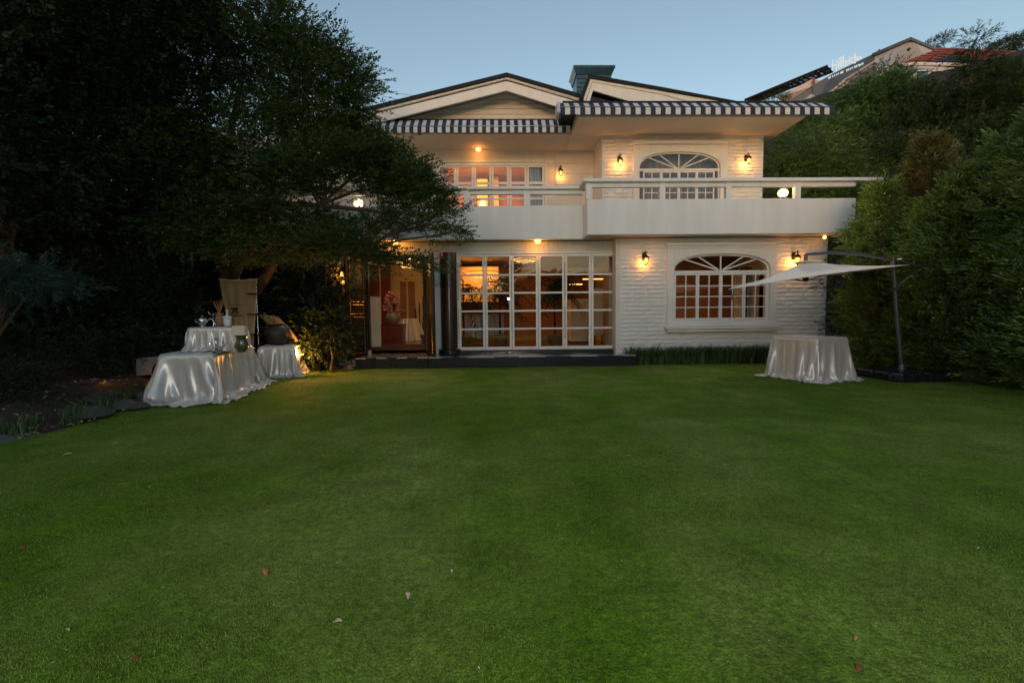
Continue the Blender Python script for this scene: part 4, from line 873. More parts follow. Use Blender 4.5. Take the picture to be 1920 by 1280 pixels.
    for it in range(steps):
        v = (P_-Q_)*.965; Q_ = P_.copy(); acc = np.zeros_like(P_); acc[:, 2] = -9.8
        if it < steps*.4: acc[:, :2] += dirn*wav[:, None]*.9*(1-it/(steps*.4))
        P_ = P_+(v+acc*dt2*1.4)*w_[:, None]
        for _ in range(7):
            for a, b, L, kk in C:
                d = P_[b]-P_[a]; ln_ = np.sqrt((d*d).sum(-1))+1e-9; wa, wb = w_[a], w_[b]; s = (ln_-L)/ln_*kk/np.maximum(wa+wb, 1e-6)
                dd = d*s[:, None]; P_[a] += dd*wa[:, None]; P_[b] -= dd*wb[:, None]
            m = .008; ins = (np.abs(P_[:, 0]) < tw/2+m) & (np.abs(P_[:, 1]) < td/2+m) & (P_[:, 2] < h+.004) & (w_ > 0)
            if ins.any():
                q = P_[ins]; dxx = tw/2+m-np.abs(q[:, 0]); dyy = td/2+m-np.abs(q[:, 1]); dzz = h+.004-q[:, 2]; mn = np.minimum(np.minimum(dxx, dyy), dzz)
                q[:, 0] += np.where(mn == dxx, np.sign(q[:, 0])*dxx, 0); q[:, 1] += np.where((mn == dyy) & (mn != dxx), np.sign(q[:, 1])*dyy, 0); q[:, 2] = np.where((mn == dzz), h+.004, q[:, 2]); P_[ins] = q
            gl = P_[:, 2] < ground+.006
            if gl.any(): P_[gl, 2] = ground+.006; P_[gl, :2] = Q_[gl, :2]*.7+P_[gl, :2]*.3
    I, J = np.meshgrid(np.arange(nxv-1), np.arange(nyv-1), indexing='ij'); i0 = I*nyv+J; Qd = np.stack([i0, i0+nyv, i0+nyv+1, i0+1], -1).reshape(-1, 4)
    return P_, Qd
def draped_table(label, cloth_args, cx, cy, rz, z0=0.0, name='draped_table', cat='table'):
    V, Q = drape(**cloth_args); t = thing(name, label, cat, (cx, cy, z0), rz); 
    Wm = WM[t.name]; a = np.array(Wm); Vw = V @ a[:3, :3].T + a[:3, 3]
    o = npmesh('tablecloth', Vw, Q, 'satin', t, smooth=True); sm = o.modifiers.new('sub', 'SUBSURF'); sm.levels = 1; sm.render_levels = 1; s = o.modifiers.new('sol', 'SOLIDIFY'); s.thickness = .003
    tw, td, h = cloth_args['tw'], cloth_args['td'], cloth_args['h']
    me = MB(); me.box(-tw/2+.03, tw/2-.03, -td/2+.03, td/2-.03, h-.06, h-.02)
    me.v = [tuple(Wm @ Vector(v)) for v in me.v]; obj('tabletop', me, 'darkwood', t)
    lg = MB()
    for sx in (-1, 1):
        for sy in (-1, 1):
            l = MB(); l.box(sx*(tw/2-.08)-.02, sx*(tw/2-.08)+.02, sy*(td/2-.08)-.02, sy*(td/2-.08)+.02, 0, h-.06); l.v = [tuple(Wm @ Vector(v)) for v in l.v]; obj('leg', l, 'darkwood', t)
    return t
# right table: corners found on the plane of its top
def fit_rect(front, left, right, z, tw=None, td=None):
    A, B, C_ = G(*front, z), G(*left, z), G(*right, z); ang = math.atan2((C_-A).y, (C_-A).x); return A, B, C_, ang
dq = G(1532, 717, 0).y; RT = P(1532, 633.5, dq).z; print('RT z', RT)
A, B, C_ = G(1532, 633.5, RT), G(1452, 624, RT), G(1613, 630.5, RT)
print('RT', A, B, C_)
ang = math.atan2(C_.y-A.y, C_.x-A.x)
wR, dR = .74, .86
u = Vector((math.cos(ang), math.sin(ang), 0)); v = Vector((-u.y, u.x, 0)); cen = A+u*wR/2+v*dR/2
draped_table('square table under shiny ivory satin on the lawn below the parasol', dict(tw=wR, td=dR, h=RT-.006, ov=RT-.045, seed=3, full=1.12), cen.x, cen.y, ang)
LT = P(400, 661.5, G(400, 755, 0).y).z; print('LT z', LT)
A = G(400, 661, LT); print('LT', A, G(314, 664.5, LT), G(470, 650, LT))
ang = R(12); u = Vector((math.cos(ang), math.sin(ang), 0)); v = Vector((-u.y, u.x, 0)); wL = .68; dL = 1.75; cen = A-u*wL/2+v*dL/2
draped_table('long narrow table under flowing silver white satin, nearest of the group by the tree', dict(tw=wL, td=dL, h=LT-.006, ov=LT+.13, n=98, seed=5, full=1.16), cen.x, cen.y, ang)
hT = .34; c2 = P(411, 640, 6.75)
draped_table('raised satin covered tier standing on the rear half of the long table', dict(tw=.62, td=.42, h=hT, ov=.315, n=60, seed=8, full=1.14), c2.x, c2.y, R(8), LT+.004, 'display_tier')
STZ = P(540, 648.5, G(540, 708, 0).y).z; print('STZ', STZ); A, B = G(552, 648, STZ), G(482, 650, STZ); print('ST', A, B)
ang3 = math.atan2(A.y-B.y, A.x-B.x); u = Vector((math.cos(ang3), math.sin(ang3), 0)); v = Vector((-u.y, u.x, 0)); w3 = (A-B).length; c3 = (A+B)/2+v*.35
draped_table('small lower table under ivory satin carrying the big dark jar', dict(tw=w3, td=.7, h=STZ-.006, ov=STZ-.01, n=72, seed=11, full=1.16), c3.x, c3.y, ang3)

# tableware
def lathed(name, prof, m, label, cat, c, n=20, part='body', wob=None):
    t = thing(name, label, cat, c); g = MB(); g.lathe(prof, c, n, wob=wob); obj(part, g, m, t, smooth=True); return t
Lz = LT+.008; Tz = LT+.004+hT+.010
def at(px, Yd, z): q = P(px, 620, Yd); return (q.x, Yd, z)
def on(px, py, z): q = G(px, py, z); return (q.x, q.y, z)
cj = (P(521, 640, c3.y).x, c3.y, STZ+.01)
t = thing('earthen_jar', 'big round blackened earthen jar on the small lower table', 'jar', cj); g = MB(); g.lathe([(.11, 0), (.18, .06), (.23, .16), (.235, .23), (.21, .33), (.16, .38), (.145, .39), (.165, .41), (.13, .40)], cj, 32, wob=lambda a, z: 1+.012*math.sin(3*a+z*9)); obj('body', g, 'clay', t, smooth=True)
def jug_pot(px, py):
    c = at(px, c2.y-.05, Tz); t = thing('silver_teapot', 'small silver teapot with curved spout at the left of the tier', 'teapot', c); g = MB(); g.lathe([(.045, 0), (.03, .015), (.055, .05), (.065, .085), (.05, .12), (.03, .13)], c, 18); obj('body', g, 'silver', t, smooth=True)
    g = MB(); g.tube([(c[0]+.05, c[1], c[2]+.06), (c[0]+.11, c[1], c[2]+.12), (c[0]+.15, c[1], c[2]+.10), (c[0]+.19, c[1], c[2]+.02)], [.014, .01, .009, .008], 8); obj('spout', g, 'silver', t, smooth=True)
    g = MB(); g.tube([(c[0]-.05, c[1], c[2]+.05), (c[0]-.10, c[1], c[2]+.08), (c[0]-.09, c[1], c[2]+.12), (c[0]-.05, c[1], c[2]+.11)], .007, 6); obj('handle', g, 'silver', t, smooth=True)
    g = MB(); g.lathe([(.045, .13), (.02, .145), (.008, .15), (.014, .165), (.004, .175)], c, 14); obj('lid', g, 'silver', t, smooth=True)
jug_pot(380, 607)
c = at(401, c2.y+.0, Tz); t = thing('candle_holder', 'thin silver candle stand beside the teapot', 'candlestick', c); g = MB(); g.lathe([(.035, 0), (.01, .01), (.006, .12), (.01, .18), (.012, .2)], c, 10); obj('stem', g, 'silver', t, smooth=True); g = MB(); g.tube([(c[0]-.07, c[1], c[2]+.22), (c[0]-.05, c[1], c[2]+.18), (c[0], c[1], c[2]+.17), (c[0]+.05, c[1], c[2]+.18), (c[0]+.07, c[1], c[2]+.22)], .005, 6); obj('arms', g, 'silver', t, smooth=True)
c = at(413, c2.y+.05, Tz); t = lathed('wicker_vase', [(.05, 0), (.07, .05), (.055, .13), (.045, .17), (.055, .2)], 'wicker', 'brown wicker vase in the middle of the tier', 'vase', c)
g = MB()
for k in range(16): a = rnd.random()*6.28; g.tube([(c[0], c[1], c[2]+.18), (c[0]+.07*math.cos(a), c[1]+.07*math.sin(a), c[2]+.32+.08*rnd.random())], .003, 4)
obj('dry_stems', g, 'dryleaf', t)
c = at(427, c2.y+.05, Tz); t = lathed('porcelain_jar', [(.035, 0), (.05, .02), (.055, .1), (.05, .11), (.065, .125), (.065, .14)], 'porcelain', 'white lidded porcelain jar at the right of the tier', 'jar', c); g = MB(); g.lathe([(.06, .14), (.03, .16), (.012, .165), (.012, .22), (.02, .23), (.003, .25)], c, 16); obj('lid', g, 'porcelain', t, smooth=True)
# embroidered runner hanging over the right end of the tier
q0 = Vector(at(434, c2.y+.05, Tz)); q1 = Vector(at(447, c2.y-.17, Tz)); g = MB()
d = (q1-q0); wv = Vector((.06, .05, 0)); pts = [q0, q0.lerp(q1, .5), q1+Vector((0, 0, .004)), q1+Vector((.03, -.03, -.12)), q1+Vector((.05, -.05, -.24))]
for a, b in zip(pts, pts[1:]): g._add([a-wv+Vector((0, -.01, .006)), a+wv+Vector((0, -.01, .006)), b+wv+Vector((0, -.01, .006)), b-wv+Vector((0, -.01, .006))], [(0, 1, 2, 3)])
o = obj('table_runner', g, 'lace'); s = o.modifiers.new('s', 'SOLIDIFY'); s.thickness = .003; tag(o, 'pale lace runner hanging over the right end of the tier', 'cloth')
c = at(452, c2.y-.42, Lz); t = thing('ribbed_vase', 'olive green ribbed glass vase where tier meets long table', 'vase', c); g = MB(); g.lathe([(.045, 0), (.05, .015), (.075, .05), (.085, .09), (.06, .16), (.065, .20), (.085, .23), (.078, .23), (.06, .2)], c, 40, wob=lambda a, z: 1+.045*math.cos(10*a)); obj('body', g, 'olive', t, smooth=True)
c = at(404, c2.y-.48, Lz); t = thing('ornate_candelabrum', 'small ornate silver candelabrum on the long table', 'candelabrum', c); g = MB(); g.lathe([(.06, 0), (.05, .012), (.015, .03), (.025, .06), (.01, .09), (.02, .12), (.01, .15), (.016, .2)], c, 14); obj('stem', g, 'silver', t, smooth=True)
for s in (-1, 1): g = MB(); g.tube([(c[0], c[1], c[2]+.08), (c[0]+s*.05, c[1], c[2]+.07), (c[0]+s*.085, c[1], c[2]+.11), (c[0]+s*.085, c[1], c[2]+.14)], .006, 6); g.lathe([(.018, 0), (.018, .008)], (c[0]+s*.085, c[1], c[2]+.14), 8); obj('arm', g, 'silver', t, smooth=True)
# three tier tray stand
c = (P(485, 645, c3.y-.22).x, c3.y-.22, STZ+.01); t = thing('tray_stand', 'tall three tiered tray stand beside the dark jar', 'tray stand', c)
kz = c[2]; zs_ = [P(484, y_, c[1]).z for y_ in (627, 590, 552, 534)]
g = MB(); prof = [(.05, 0), (.02, .01)]; zz = .02
while zz < zs_[3]-kz: prof += [(.010, zz), (.017, zz+.02), (.010, zz+.04)]; zz += .06
g.lathe(prof, c, 12); obj('spindle', g, 'silver', t, smooth=True)
for zz, r_ in zip(zs_[:3], (.215, .19, .17)): g = MB(); g.lathe([(.01, zz-kz), (r_*.9, zz-kz), (r_, zz-kz+.012), (r_, zz-kz+.018), (r_*.88, zz-kz+.008)], c, 28); obj('tray', g, 'bronze', t, smooth=True)
# hanging linen banner between the trunks
Yb = 9.15; t = thing('linen_banner', 'ochre linen banner with a bow emblem hung from the tree', 'banner', P(455, 640, Yb)); nu, nv = 16, 26; Vb = []
for j in range(nv+1):
    for i_ in range(nu+1):
        u_, v_ = i_/nu, j/nv; l_ = 412+38*v_**1.6*1.0; r_ = 481-5*v_; sag = 3*math.sin(PI*u_)*(1-v_)
        q = P(l_+(r_-l_)*u_, 523+sag+(655-523)*v_, Yb); q.y += .03*math.sin(u_*9+v_*2)*(.3+v_)+.02*math.sin(u_*21); Vb.append(tuple(q))
i2 = np.array([[j*(nu+1)+i_, j*(nu+1)+i_+1, (j+1)*(nu+1)+i_+1, (j+1)*(nu+1)+i_] for j in range(nv) for i_ in range(nu)]); o = npmesh('cloth', np.array(Vb), i2, 'banner', t, smooth=True); s = o.modifiers.new('s', 'SOLIDIFY'); s.thickness = .004
g = MB()
for i_ in range(nu*2): a = Vector(Vb[i_//2]).lerp(Vector(Vb[min(i_//2+1, nu)]), (i_ % 2)*.5); g.ball(a+Vector((0, -.012, 0)), .014, 6)
for j in range(nv): 
    for h_ in (0, .5): a = Vector(Vb[j*(nu+1)+nu]).lerp(Vector(Vb[(j+1)*(nu+1)+nu]), h_); g.ball(a+Vector((.0, -.012, 0)), .014, 6)
stuff(obj('lace_edging', g, 'lace', t))
g = MB(); Yq = Yb-.06
def inkpoly(pts): g.prism([P(a, b, Yq) for a, b in pts], (0, .003, 0))
inkpoly([(432, 577), (439, 576), (440, 580), (434, 581)]); inkpoly([(446, 576), (440, 576.5), (440, 580), (445, 581)]); inkpoly([(438, 580), (441, 580), (437, 588), (433, 587)]); inkpoly([(440, 580), (443, 580), (447, 587), (443, 588)])
for k in range(9): inkpoly([(429+3*k, 571+.4*math.sin(k)), (431+3*k, 571), (431+3*k, 572), (429+3*k, 572)])
for k in range(8): a = 2*PI*k/8; inkpoly([(449+3*math.cos(a), 580+3*math.sin(a)), (450.2+3*math.cos(a), 580+3*math.sin(a)), (450+3*math.cos(a), 581+3*math.sin(a))])
obj('emblem', g, 'print', t)
def text_mesh(s, size, name, m, parent, Mx, depth=.0):
    cu = bpy.data.curves.new(name, 'FONT'); cu.body = s; cu.size = size; cu.extrude = depth; cu.align_x = 'LEFT'; cu.resolution_u = 3
    to = bpy.data.objects.new(name, cu); COL.objects.link(to); dg = bpy.context.evaluated_depsgraph_get(); me = bpy.data.meshes.new_from_object(to.evaluated_get(dg)); bpy.data.objects.remove(to)
    inv = WM[parent.name].inverted() if parent is not None else Matrix()
    me.transform(inv @ Mx); me.materials.clear(); me.materials.append(M[m]); o = bpy.data.objects.new(name, me); link(o, parent); return o
q = P(433, 593.5, Yq); text_mesh('GARDEN', .062, 'lettering', 'print', t, Matrix.Translation(q) @ Matrix.Rotation(PI/2, 4, 'X'), .001)

# glowing driftwood stump with a spotlight at its foot
def rock(name, c, r, m, label, cat, sq=(1, 1, .7), seed=0, group=None, n=14):
    rr = random.Random(seed); g = MB(); c = Vector(c); k = 8; ph = [rr.random()*6 for _ in range(9)]
    def f(d): return 1+.16*math.sin(3*d.x+ph[0])+.13*math.sin(4*d.y+ph[1])+.12*math.sin(5*d.z+ph[2])+.07*math.sin(9*d.x+7*d.y+ph[3])+.05*math.sin(13*d.z-8*d.x+ph[4])
    vs = []; 
    for i_ in range(k+1):
        for j in range(n): d = Vector((math.sin(PI*i_/k)*math.cos(2*PI*j/n), math.sin(PI*i_/k)*math.sin(2*PI*j/n), math.cos(PI*i_/k))); e = d*f(d)*r; vs.append(c+Vector((e.x*sq[0], e.y*sq[1], e.z*sq[2])))
    fs = [(i_*n+j, (i_+1)*n+j, (i_+1)*n+(j+1) % n, i_*n+(j+1) % n) for i_ in range(k) for j in range(n)]; g._add(vs, fs); o = obj(name, g, m, smooth=True); return tag(o, label, cat, group)
t = thing('driftwood_stump', 'pale split driftwood stump glowing in a ground spotlight behind the jar', 'stump', P(560, 665, 9.45)); g = MB()
def slabwood(pts, r0, r1): g.tube(pts, [r0*(1-.0)+(r1-r0)*k/(len(pts)-1) for k in range(len(pts))], 9)
for k in range(9):
    a0 = P(535+k*3.5, 668, 9.45); b0 = P(548-k*1.5+rnd.uniform(-4, 4), 630-rnd.random()*6, 9.5); mid = a0.lerp(b0, .5)+Vector((rnd.uniform(-.05, .08), rnd.uniform(-.05, .05), 0)); slabwood([a0, mid, b0], .075, .02)
for k in range(6):
    a0 = P(545+k*2, 640, 9.5); b0 = P(488+k*6, 588+rnd.random()*8, 9.5); mid = a0.lerp(b0, .5)+Vector((0, rnd.uniform(-.05, .05), .03)); slabwood([a0, mid, b0], .06, .035)
obj('wood', g, 'stump', t, smooth=True)
def spot_small(px, py, Y, label, pw, off=(0, -.1, .1), col=LAMP):
    c = P(px, py, Y); t = thing('garden_spotlight', label, 'spotlight', c); g = MB(); g.lathe([(.03, 0), (.045, .02), (.05, .12), (.045, .12), (.035, .07)], c, 12); obj('housing', g, 'darkmetal', t, smooth=True); g = MB(); g.lathe([(.034, .05), (.034, .055)], c, 12); obj('lens', g, 'cove', t)
    point('garden_spotlight_light', (c.x+off[0], c.y+off[1], c.z+off[2]), pw, col, .03)
spot_small(566, 676, 9.15, 'small ground spotlight glaring on the driftwood stump', 60, (-.02, .02, .16), (1, .40, .07))
spot_small(300, 712, 7.4, 'small ground spotlight by the cart wheel', .9, (-.1, .1, .15))
spot_small(178, 725, 6.6, 'small ground spotlight low in the left bed', .7, (0, .15, .15))
spot_small(40, 700, 7.0, 'small hidden ground spotlight in the far left shrubs', .8, (0, .2, .3))

# garden cart: wheel, box
cw = P(307, 697, 7.35); t = thing('garden_cart', 'old garden cart with a dark spoked wheel lit orange, left of the tables', 'cart', (cw.x, cw.y, .1)); g = MB()
rw = .155; g.tube([(cw.x+rw*math.cos(2*PI*k/24), cw.y, cw.z+rw*math.sin(2*PI*k/24)) for k in range(25)], .028, 8); obj('wheel_rim', g, 'black', t, smooth=True)
for k in range(4): g = MB(); a = PI*k/4; g.tube([(cw.x-rw*math.cos(a), cw.y, cw.z-rw*math.sin(a)), (cw.x+rw*math.cos(a), cw.y, cw.z+rw*math.sin(a))], .012, 6); obj('spoke', g, 'wicker', t)
g = MB(); g.prism([P(255, 705, 7.5), P(290, 702, 7.5), P(302, 668, 7.5), P(255, 672, 7.5)], (0, .35, 0)); obj('cart_box', g, 'vasegrey', t, bevel=.01)
g = MB(); g.tube([P(284, 704, 7.42), P(300, 672, 7.42), P(312, 664, 7.4)], .014, 8); obj('handle', g, 'wicker', t)
# rocks
for k, (px, py, r_, sq, m_, lb) in enumerate(((598, 690, .30, (1.5, 1, .55), 'rock', 'broad grey boulder lying left of the entrance steps'), (575, 682, .16, (1.2, 1, .8), 'rock', 'smaller brown boulder behind the broad one near the spotlight'),
        (636, 672, .2, (1, 1, .8), 'rock', 'pale boulder against the left foot of the black door'), (655, 690, .12, (1.3, 1, .5), 'rock', 'low stone in front of the black door leaf'),
        (150, 785, .22, (1.4, 1, .6), 'darkrock', 'dark edging rock nearest the path corner'), (190, 765, .2, (1.3, 1, .7), 'darkrock', 'second dark edging rock up from the path'),
        (235, 768, .17, (1.3, 1, .6), 'darkrock', 'third dark edging rock, beside dry grass'), (95, 770, .26, (1.4, 1, .6), 'darkrock', 'dark rock above the path at the far left'), (280, 752, .17, (1.4, 1, .6), 'darkrock', 'dark edging rock just left of the satin table'),
        (30, 765, .3, (1.4, 1, .5), 'darkrock', 'dark rock at the picture edge on the left'), (125, 745, .2, (1.3, 1, .6), 'darkrock', 'dark rock in the bed behind the edging'))):
    q = G(px, py, 0); rock('boulder', (q.x, q.y, r_*sq[2]*.35), r_, m_, lb, 'rock', sq, 20+k)

# ------------------------------------------------------------------ cantilever parasol
Yu_ = 7.75
foot = P(1690, 712, Yu_); topp = P(1674, 482, Yu_+.0)
t = thing('cantilever_parasol', 'off white cantilever parasol on a leaning grey pole', 'parasol', (foot.x, foot.y, 0))
g = MB(); q1 = foot.copy(); q1.z = .14; g.tube([q1, foot.lerp(topp, .5), topp], [.034, .033, .033], 14); obj('pole', g, 'darkmetal', t, smooth=True)
arm = [P(1511, 489, Yu_), P(1511, 477, Yu_), P(1560, 473.5, Yu_), P(1610, 476, Yu_), P(1670, 486, Yu_), P(1720, 498, Yu_), P(1738, 503, Yu_)]
g = MB(); g.tube(arm[1:], .026, 12); g.tube([arm[0], arm[1]+Vector((0, 0, .0))], .03, 10); obj('arm', g, 'darkmetal', t, smooth=True)
g = MB(); g.tube([P(1679, 541, Yu_), P(1700, 524, Yu_), P(1728, 503, Yu_)], .02, 10); obj('brace', g, 'darkmetal', t, smooth=True)
g = MB(); g.tube([P(1726, 501, Yu_), P(1744, 502, Yu_)], .055, 14); obj('arm_end', g, 'darkmetal', t, smooth=True)
g = MB(); q = P(1677, 542, Yu_); g.tube([q-Vector((.0, .08, 0)), q+Vector((0, .08, 0))], .03, 10); q = P(1688, 488, Yu_); g.tube([q-Vector((.0, .06, 0)), q+Vector((0, .06, 0))], .035, 10); obj('clamp', g, 'darkmetal', t, smooth=True)
# canopy: square, four corners, seen at a low angle; apex under the arm end
apex = P(1511, 490, Yu_)
corn = [P(1366, 543, 6.75), P(1706, 498, 7.35), P(1640, 506, 9.0), P(1440, 531, 9.1)]
corn[0] = P(1366, 543, 7.0); corn[1] = P(1706, 497, 6.95); corn[2] = P(1628, 512, 9.15); corn[3] = P(1418, 531, 9.0)
V = []; Fq = []; ns = 10
for a in range(4):
    A_, B_ = corn[a], corn[(a+1) % 4]; o0 = len(V)
    for j in range(ns+1):
        for i_ in range(ns+1):
            e = A_.lerp(B_, i_/ns); s_ = j/ns; q = apex.lerp(e, s_); q = q-Vector((0, 0, .05*math.sin(PI*i_/ns)*s_*s_*(-.6)+.05*math.sin(PI*s_)*.9)); V.append(tuple(q))
    for j in range(ns):
        for i_ in range(ns): k = o0+j*(ns+1)+i_; Fq.append((k, k+1, k+ns+2, k+ns+1))
o = npmesh('canopy', np.array(V), np.array(Fq), 'canvas', t, smooth=True); s = o.modifiers.new('s', 'SOLIDIFY'); s.thickness = .006
g = MB(); g.prism([apex+Vector((-.16, -.14, -.02)), apex+Vector((.2, -.14, -.02)), apex+Vector((.2, .16, -.02)), apex+Vector((-.16, .16, -.02))], (0, 0, .014)); obj('vent_cap', g, 'canvas', t, bevel=.006)
hub = apex+Vector((0, 0, -.34)); g = MB(); g.lathe([(.03, -.34), (.05, -.30), (.05, -.24), (.02, -.22), (.02, -.02)], apex, 12); obj('hub', g, 'black', t, smooth=True)
for c_ in corn:
    g = MB(); g.tube([apex+Vector((0, 0, -.05)), apex.lerp(c_, .5)+Vector((0, 0, -.06)), c_+Vector((0, 0, -.012))], .009, 6); g.tube([hub, apex.lerp(c_, .45)+Vector((0, 0, -.06))], .008, 6); obj('rib', g, 'darkmetal', t)
for k, (px, py) in enumerate(((1361, 545), (1428, 533))):
    a = (corn[0].lerp(apex, .03) if k == 0 else corn[3].lerp(apex, .1)); g = MB(); g.tube([a, a+Vector((.01, 0, -.08)), a+Vector((.02, 0, -.15))], .007, 5); g.ball(a+Vector((.02, 0, -.16)), .013, 6); obj('strap', g, 'black', t)
# base: four black water weights
bc = Vector((foot.x-.05, foot.y-.05, 0))
for sx in (-1, 1):
    for sy in (-1, 1):
        g = MB(); g.prism([(bc.x+sx*.02, bc.y+sy*.02, .004), (bc.x+sx*.52, bc.y+sy*.02, .004), (bc.x+sx*.52, bc.y+sy*.38, .004), (bc.x+sx*.42, bc.y+sy*.5, .004), (bc.x+sx*.02, bc.y+sy*.5, .004)], (0, 0, .16)); obj('base_weight', g, 'blackstone', t, bevel=.04)
g = MB(); g.lathe([(.055, .12), (.05, .22), (.038, .24)], (foot.x, foot.y, 0), 12); obj('base_socket', g, 'darkmetal', t, smooth=True)

# ------------------------------------------------------------------ foliage
def spray_tpl(n, L=1.0, leaf=.16, width=.42, spread=50, seed=0, fan=False, curl=.15):
    r = np.random.default_rng(seed); out = []
    for k in range(n):
        s = (k+.7)/n; side = -1 if k % 2 else 1; ang = R(spread)*(1-.55*s)*side+r.normal()*.25
        base = np.array([s*L, 0, -curl*s*s])
        if k == n-1: ang = 0
        d = np.array([math.cos(ang), math.sin(ang), r.normal()*.25-.1]); d /= np.linalg.norm(d)
        if fan: base = base+np.array([0, math.sin(ang)*.15*s, 0])
        sd = np.cross(d, [0, 0, 1]); sd /= np.linalg.norm(sd)+1e-9; tilt = r.normal()*.5; sd = sd*math.cos(tilt)+np.cross(d, sd)*math.sin(tilt)
        ll = leaf*r.uniform(.75, 1.25); ww = ll*width
        out += [base, base+d*ll*.5+sd*ww*.5, base+d*ll, base+d*ll*.5-sd*ww*.5]
    return np.array(out)
def foliage(name, pos, dirs, scale, tpls, m, parent, roll=None):
    """pos (n,3) dirs (n,3) scale (n,)"""
    n = len(pos); X = dirs/np.linalg.norm(dirs, axis=1)[:, None]
    up = np.tile([0., 0, 1.], (n, 1))+rng.normal(size=(n, 3))*(.45 if roll is None else roll); Yv = np.cross(up, X); Yv /= np.linalg.norm(Yv, axis=1)[:, None]+1e-9; Zv = np.cross(X, Yv)
    B = np.stack([X, Yv, Zv], 1)*scale[:, None, None]; Vs = []; which = rng.integers(0, len(tpls), n)
    for k, tp in enumerate(tpls):
        m_ = which == k; Vs.append((np.einsum('tj,njk->ntk', tp, B[m_])+pos[m_][:, None, :]).reshape(-1, 3))
    V = np.concatenate(Vs); return stuff(npmesh(name, V, np.arange(len(V)).reshape(-1, 4), m, parent))
T_dec = [spray_tpl(13, 1, .20, .55, 55, s) for s in range(4)]
T_ced = [spray_tpl(16, 1, .24, .30, 38, 10+s, True, .25) for s in range(4)]
T_bam = [spray_tpl(9, 1, .42, .16, 50, 20+s, False, .5) for s in range(3)]
T_pin = [spray_tpl(18, .8, .34, .10, 42, 30+s) for s in range(3)]
def ell(c, rad, n, hollow=.45):
    d = rng.normal(size=(n, 3)); d /= np.linalg.norm(d, axis=1)[:, None]; r = (hollow+(1-hollow)*rng.random(n)**.7); return np.array(c)+d*r[:, None]*np.array(rad), d
def clumps(c, rad, n, hollow=.3, per=14, cr=.17):
    m = max(3, n//per); p0, d0 = ell(c, rad, m, hollow); q = rng.integers(0, m, n); off = rng.normal(size=(n, 3))*np.array([1, 1, .42])*cr
    return p0[q]+off, d0[q]*.5+off/cr*.5
def pxlobe(px, py, Y, rx, ry, dY):
    c = P(px, py, Y); k = Y/F; return c, (rx*k, dY, ry*k)
# --- big spreading tree at the left
tree = thing('spreading_tree', 'big dark spreading tree reaching over the balcony from the left', 'tree', (P(445, 700, 9.5).x, 9.5, .2))
lobes = [(610, 130, 8.4, 72, 50, .8, 260), (662, 175, 8.3, 42, 34, .5, 110), (560, 85, 8.4, 62, 42, .8, 170), (500, 60, 8.3, 70, 62, 1.0, 260), (640, 215, 8.2, 62, 30, .6, 170), (560, 180, 8.3, 90, 60, 1.0, 330), (440, 130, 8.2, 120, 100, 1.2, 520),
         (540, 255, 8.2, 90, 40, 1.0, 260), (665, 262, 8.3, 60, 26, .7, 190), (720, 300, 8.3, 50, 28, .7, 190), (650, 312, 8.2, 90, 34, .9, 330), (770, 340, 8.2, 42, 20, .5, 130), (800, 372, 8.1, 34, 13, .4, 80), (730, 350, 8.2, 62, 16, .6, 160), (828, 400, 8.1, 18, 9, .25, 34),
         (560, 335, 8.0, 90, 36, 1.0, 300), (440, 300, 8.0, 120, 70, 1.1, 430), (330, 310, 7.8, 90, 80, 1.1, 330), (790, 423, 8.1, 34, 8, .25, 48), (842, 438, 8.05, 16, 4, .12, 18), (745, 400, 8.2, 44, 8, .3, 50), (700, 425, 8.1, 52, 9, .3, 60), (480, 400, 8.0, 110, 34, .9, 280),
         (580, 420, 8.0, 70, 18, .6, 130), (640, 460, 7.9, 70, 18, .6, 180), (705, 477, 7.9, 46, 11, .4, 80), (765, 492, 7.9, 26, 5, .25, 22), (800, 503, 7.9, 14, 4, .15, 10), (560, 465, 7.9, 80, 24, .7, 200), (470, 455, 7.9, 90, 36, .8, 220), (380, 430, 7.9, 70, 50, .8, 200), (690, 500, 8.0, 22, 7, .3, 16)]
pos, dr, sc_ = [], [], []; wood = MB()
tb = P(445, 705, 9.5); tb.z = .15; f1 = P(432, 520, 9.4); f2 = P(480, 530, 9.4)
wood.tube([tb, P(444, 640, 9.5), P(440, 560, 9.45), f1, P(415, 490, 8.9)], [.26, .2, .18, .16, .12], 12)
wood.tube([P(450, 600, 9.5), P(466, 560, 9.45), P(484, 540, 9.4), P(498, 518, 9.3), P(510, 498, 9.1), P(525, 470, 8.3)], [.12, .12, .11, .10, .08, .06], 10)
wood.tube([f1, P(450, 490, 8.45), P(470, 440, 8.3), P(500, 380, 8.3), P(530, 280, 8.3), P(560, 180, 8.3)], [.13, .11, .09, .08, .06, .03], 10)
wood.tube([P(415, 490, 8.4), P(385, 455, 8.3), P(345, 400, 8.1), P(330, 330, 8.0)], [.12, .09, .07, .04], 10)
wood.tube([P(500, 380, 8.3), P(600, 385, 8.3), P(700, 395, 8.2), P(780, 420, 8.1), P(850, 440, 8.05)], [.055, .045, .032, .018, .005], 7)
wood.tube([P(470, 440, 8.3), P(560, 425, 8.2), P(650, 430, 8.1), P(740, 440, 8.1)], [.05, .04, .025, .008], 7)
wood.tube([P(525, 470, 8.3), P(580, 470, 8.1), P(660, 480, 8.0), P(740, 495, 7.9), P(820, 508, 7.9)], [.05, .04, .03, .015, .004], 7)
wood.tube([P(415, 490, 8.4), P(400, 400, 8.2), P(430, 260, 8.2), P(460, 120, 8.2)], [.10, .09, .06, .03], 8)
hubs = [P(530, 280, 8.3), P(500, 380, 8.3), P(560, 425, 8.2), P(580, 470, 8.1), P(430, 260, 8.2), P(600, 385, 8.3), P(330, 330, 8.0), P(560, 180, 8.3), P(660, 480, 8.0)]
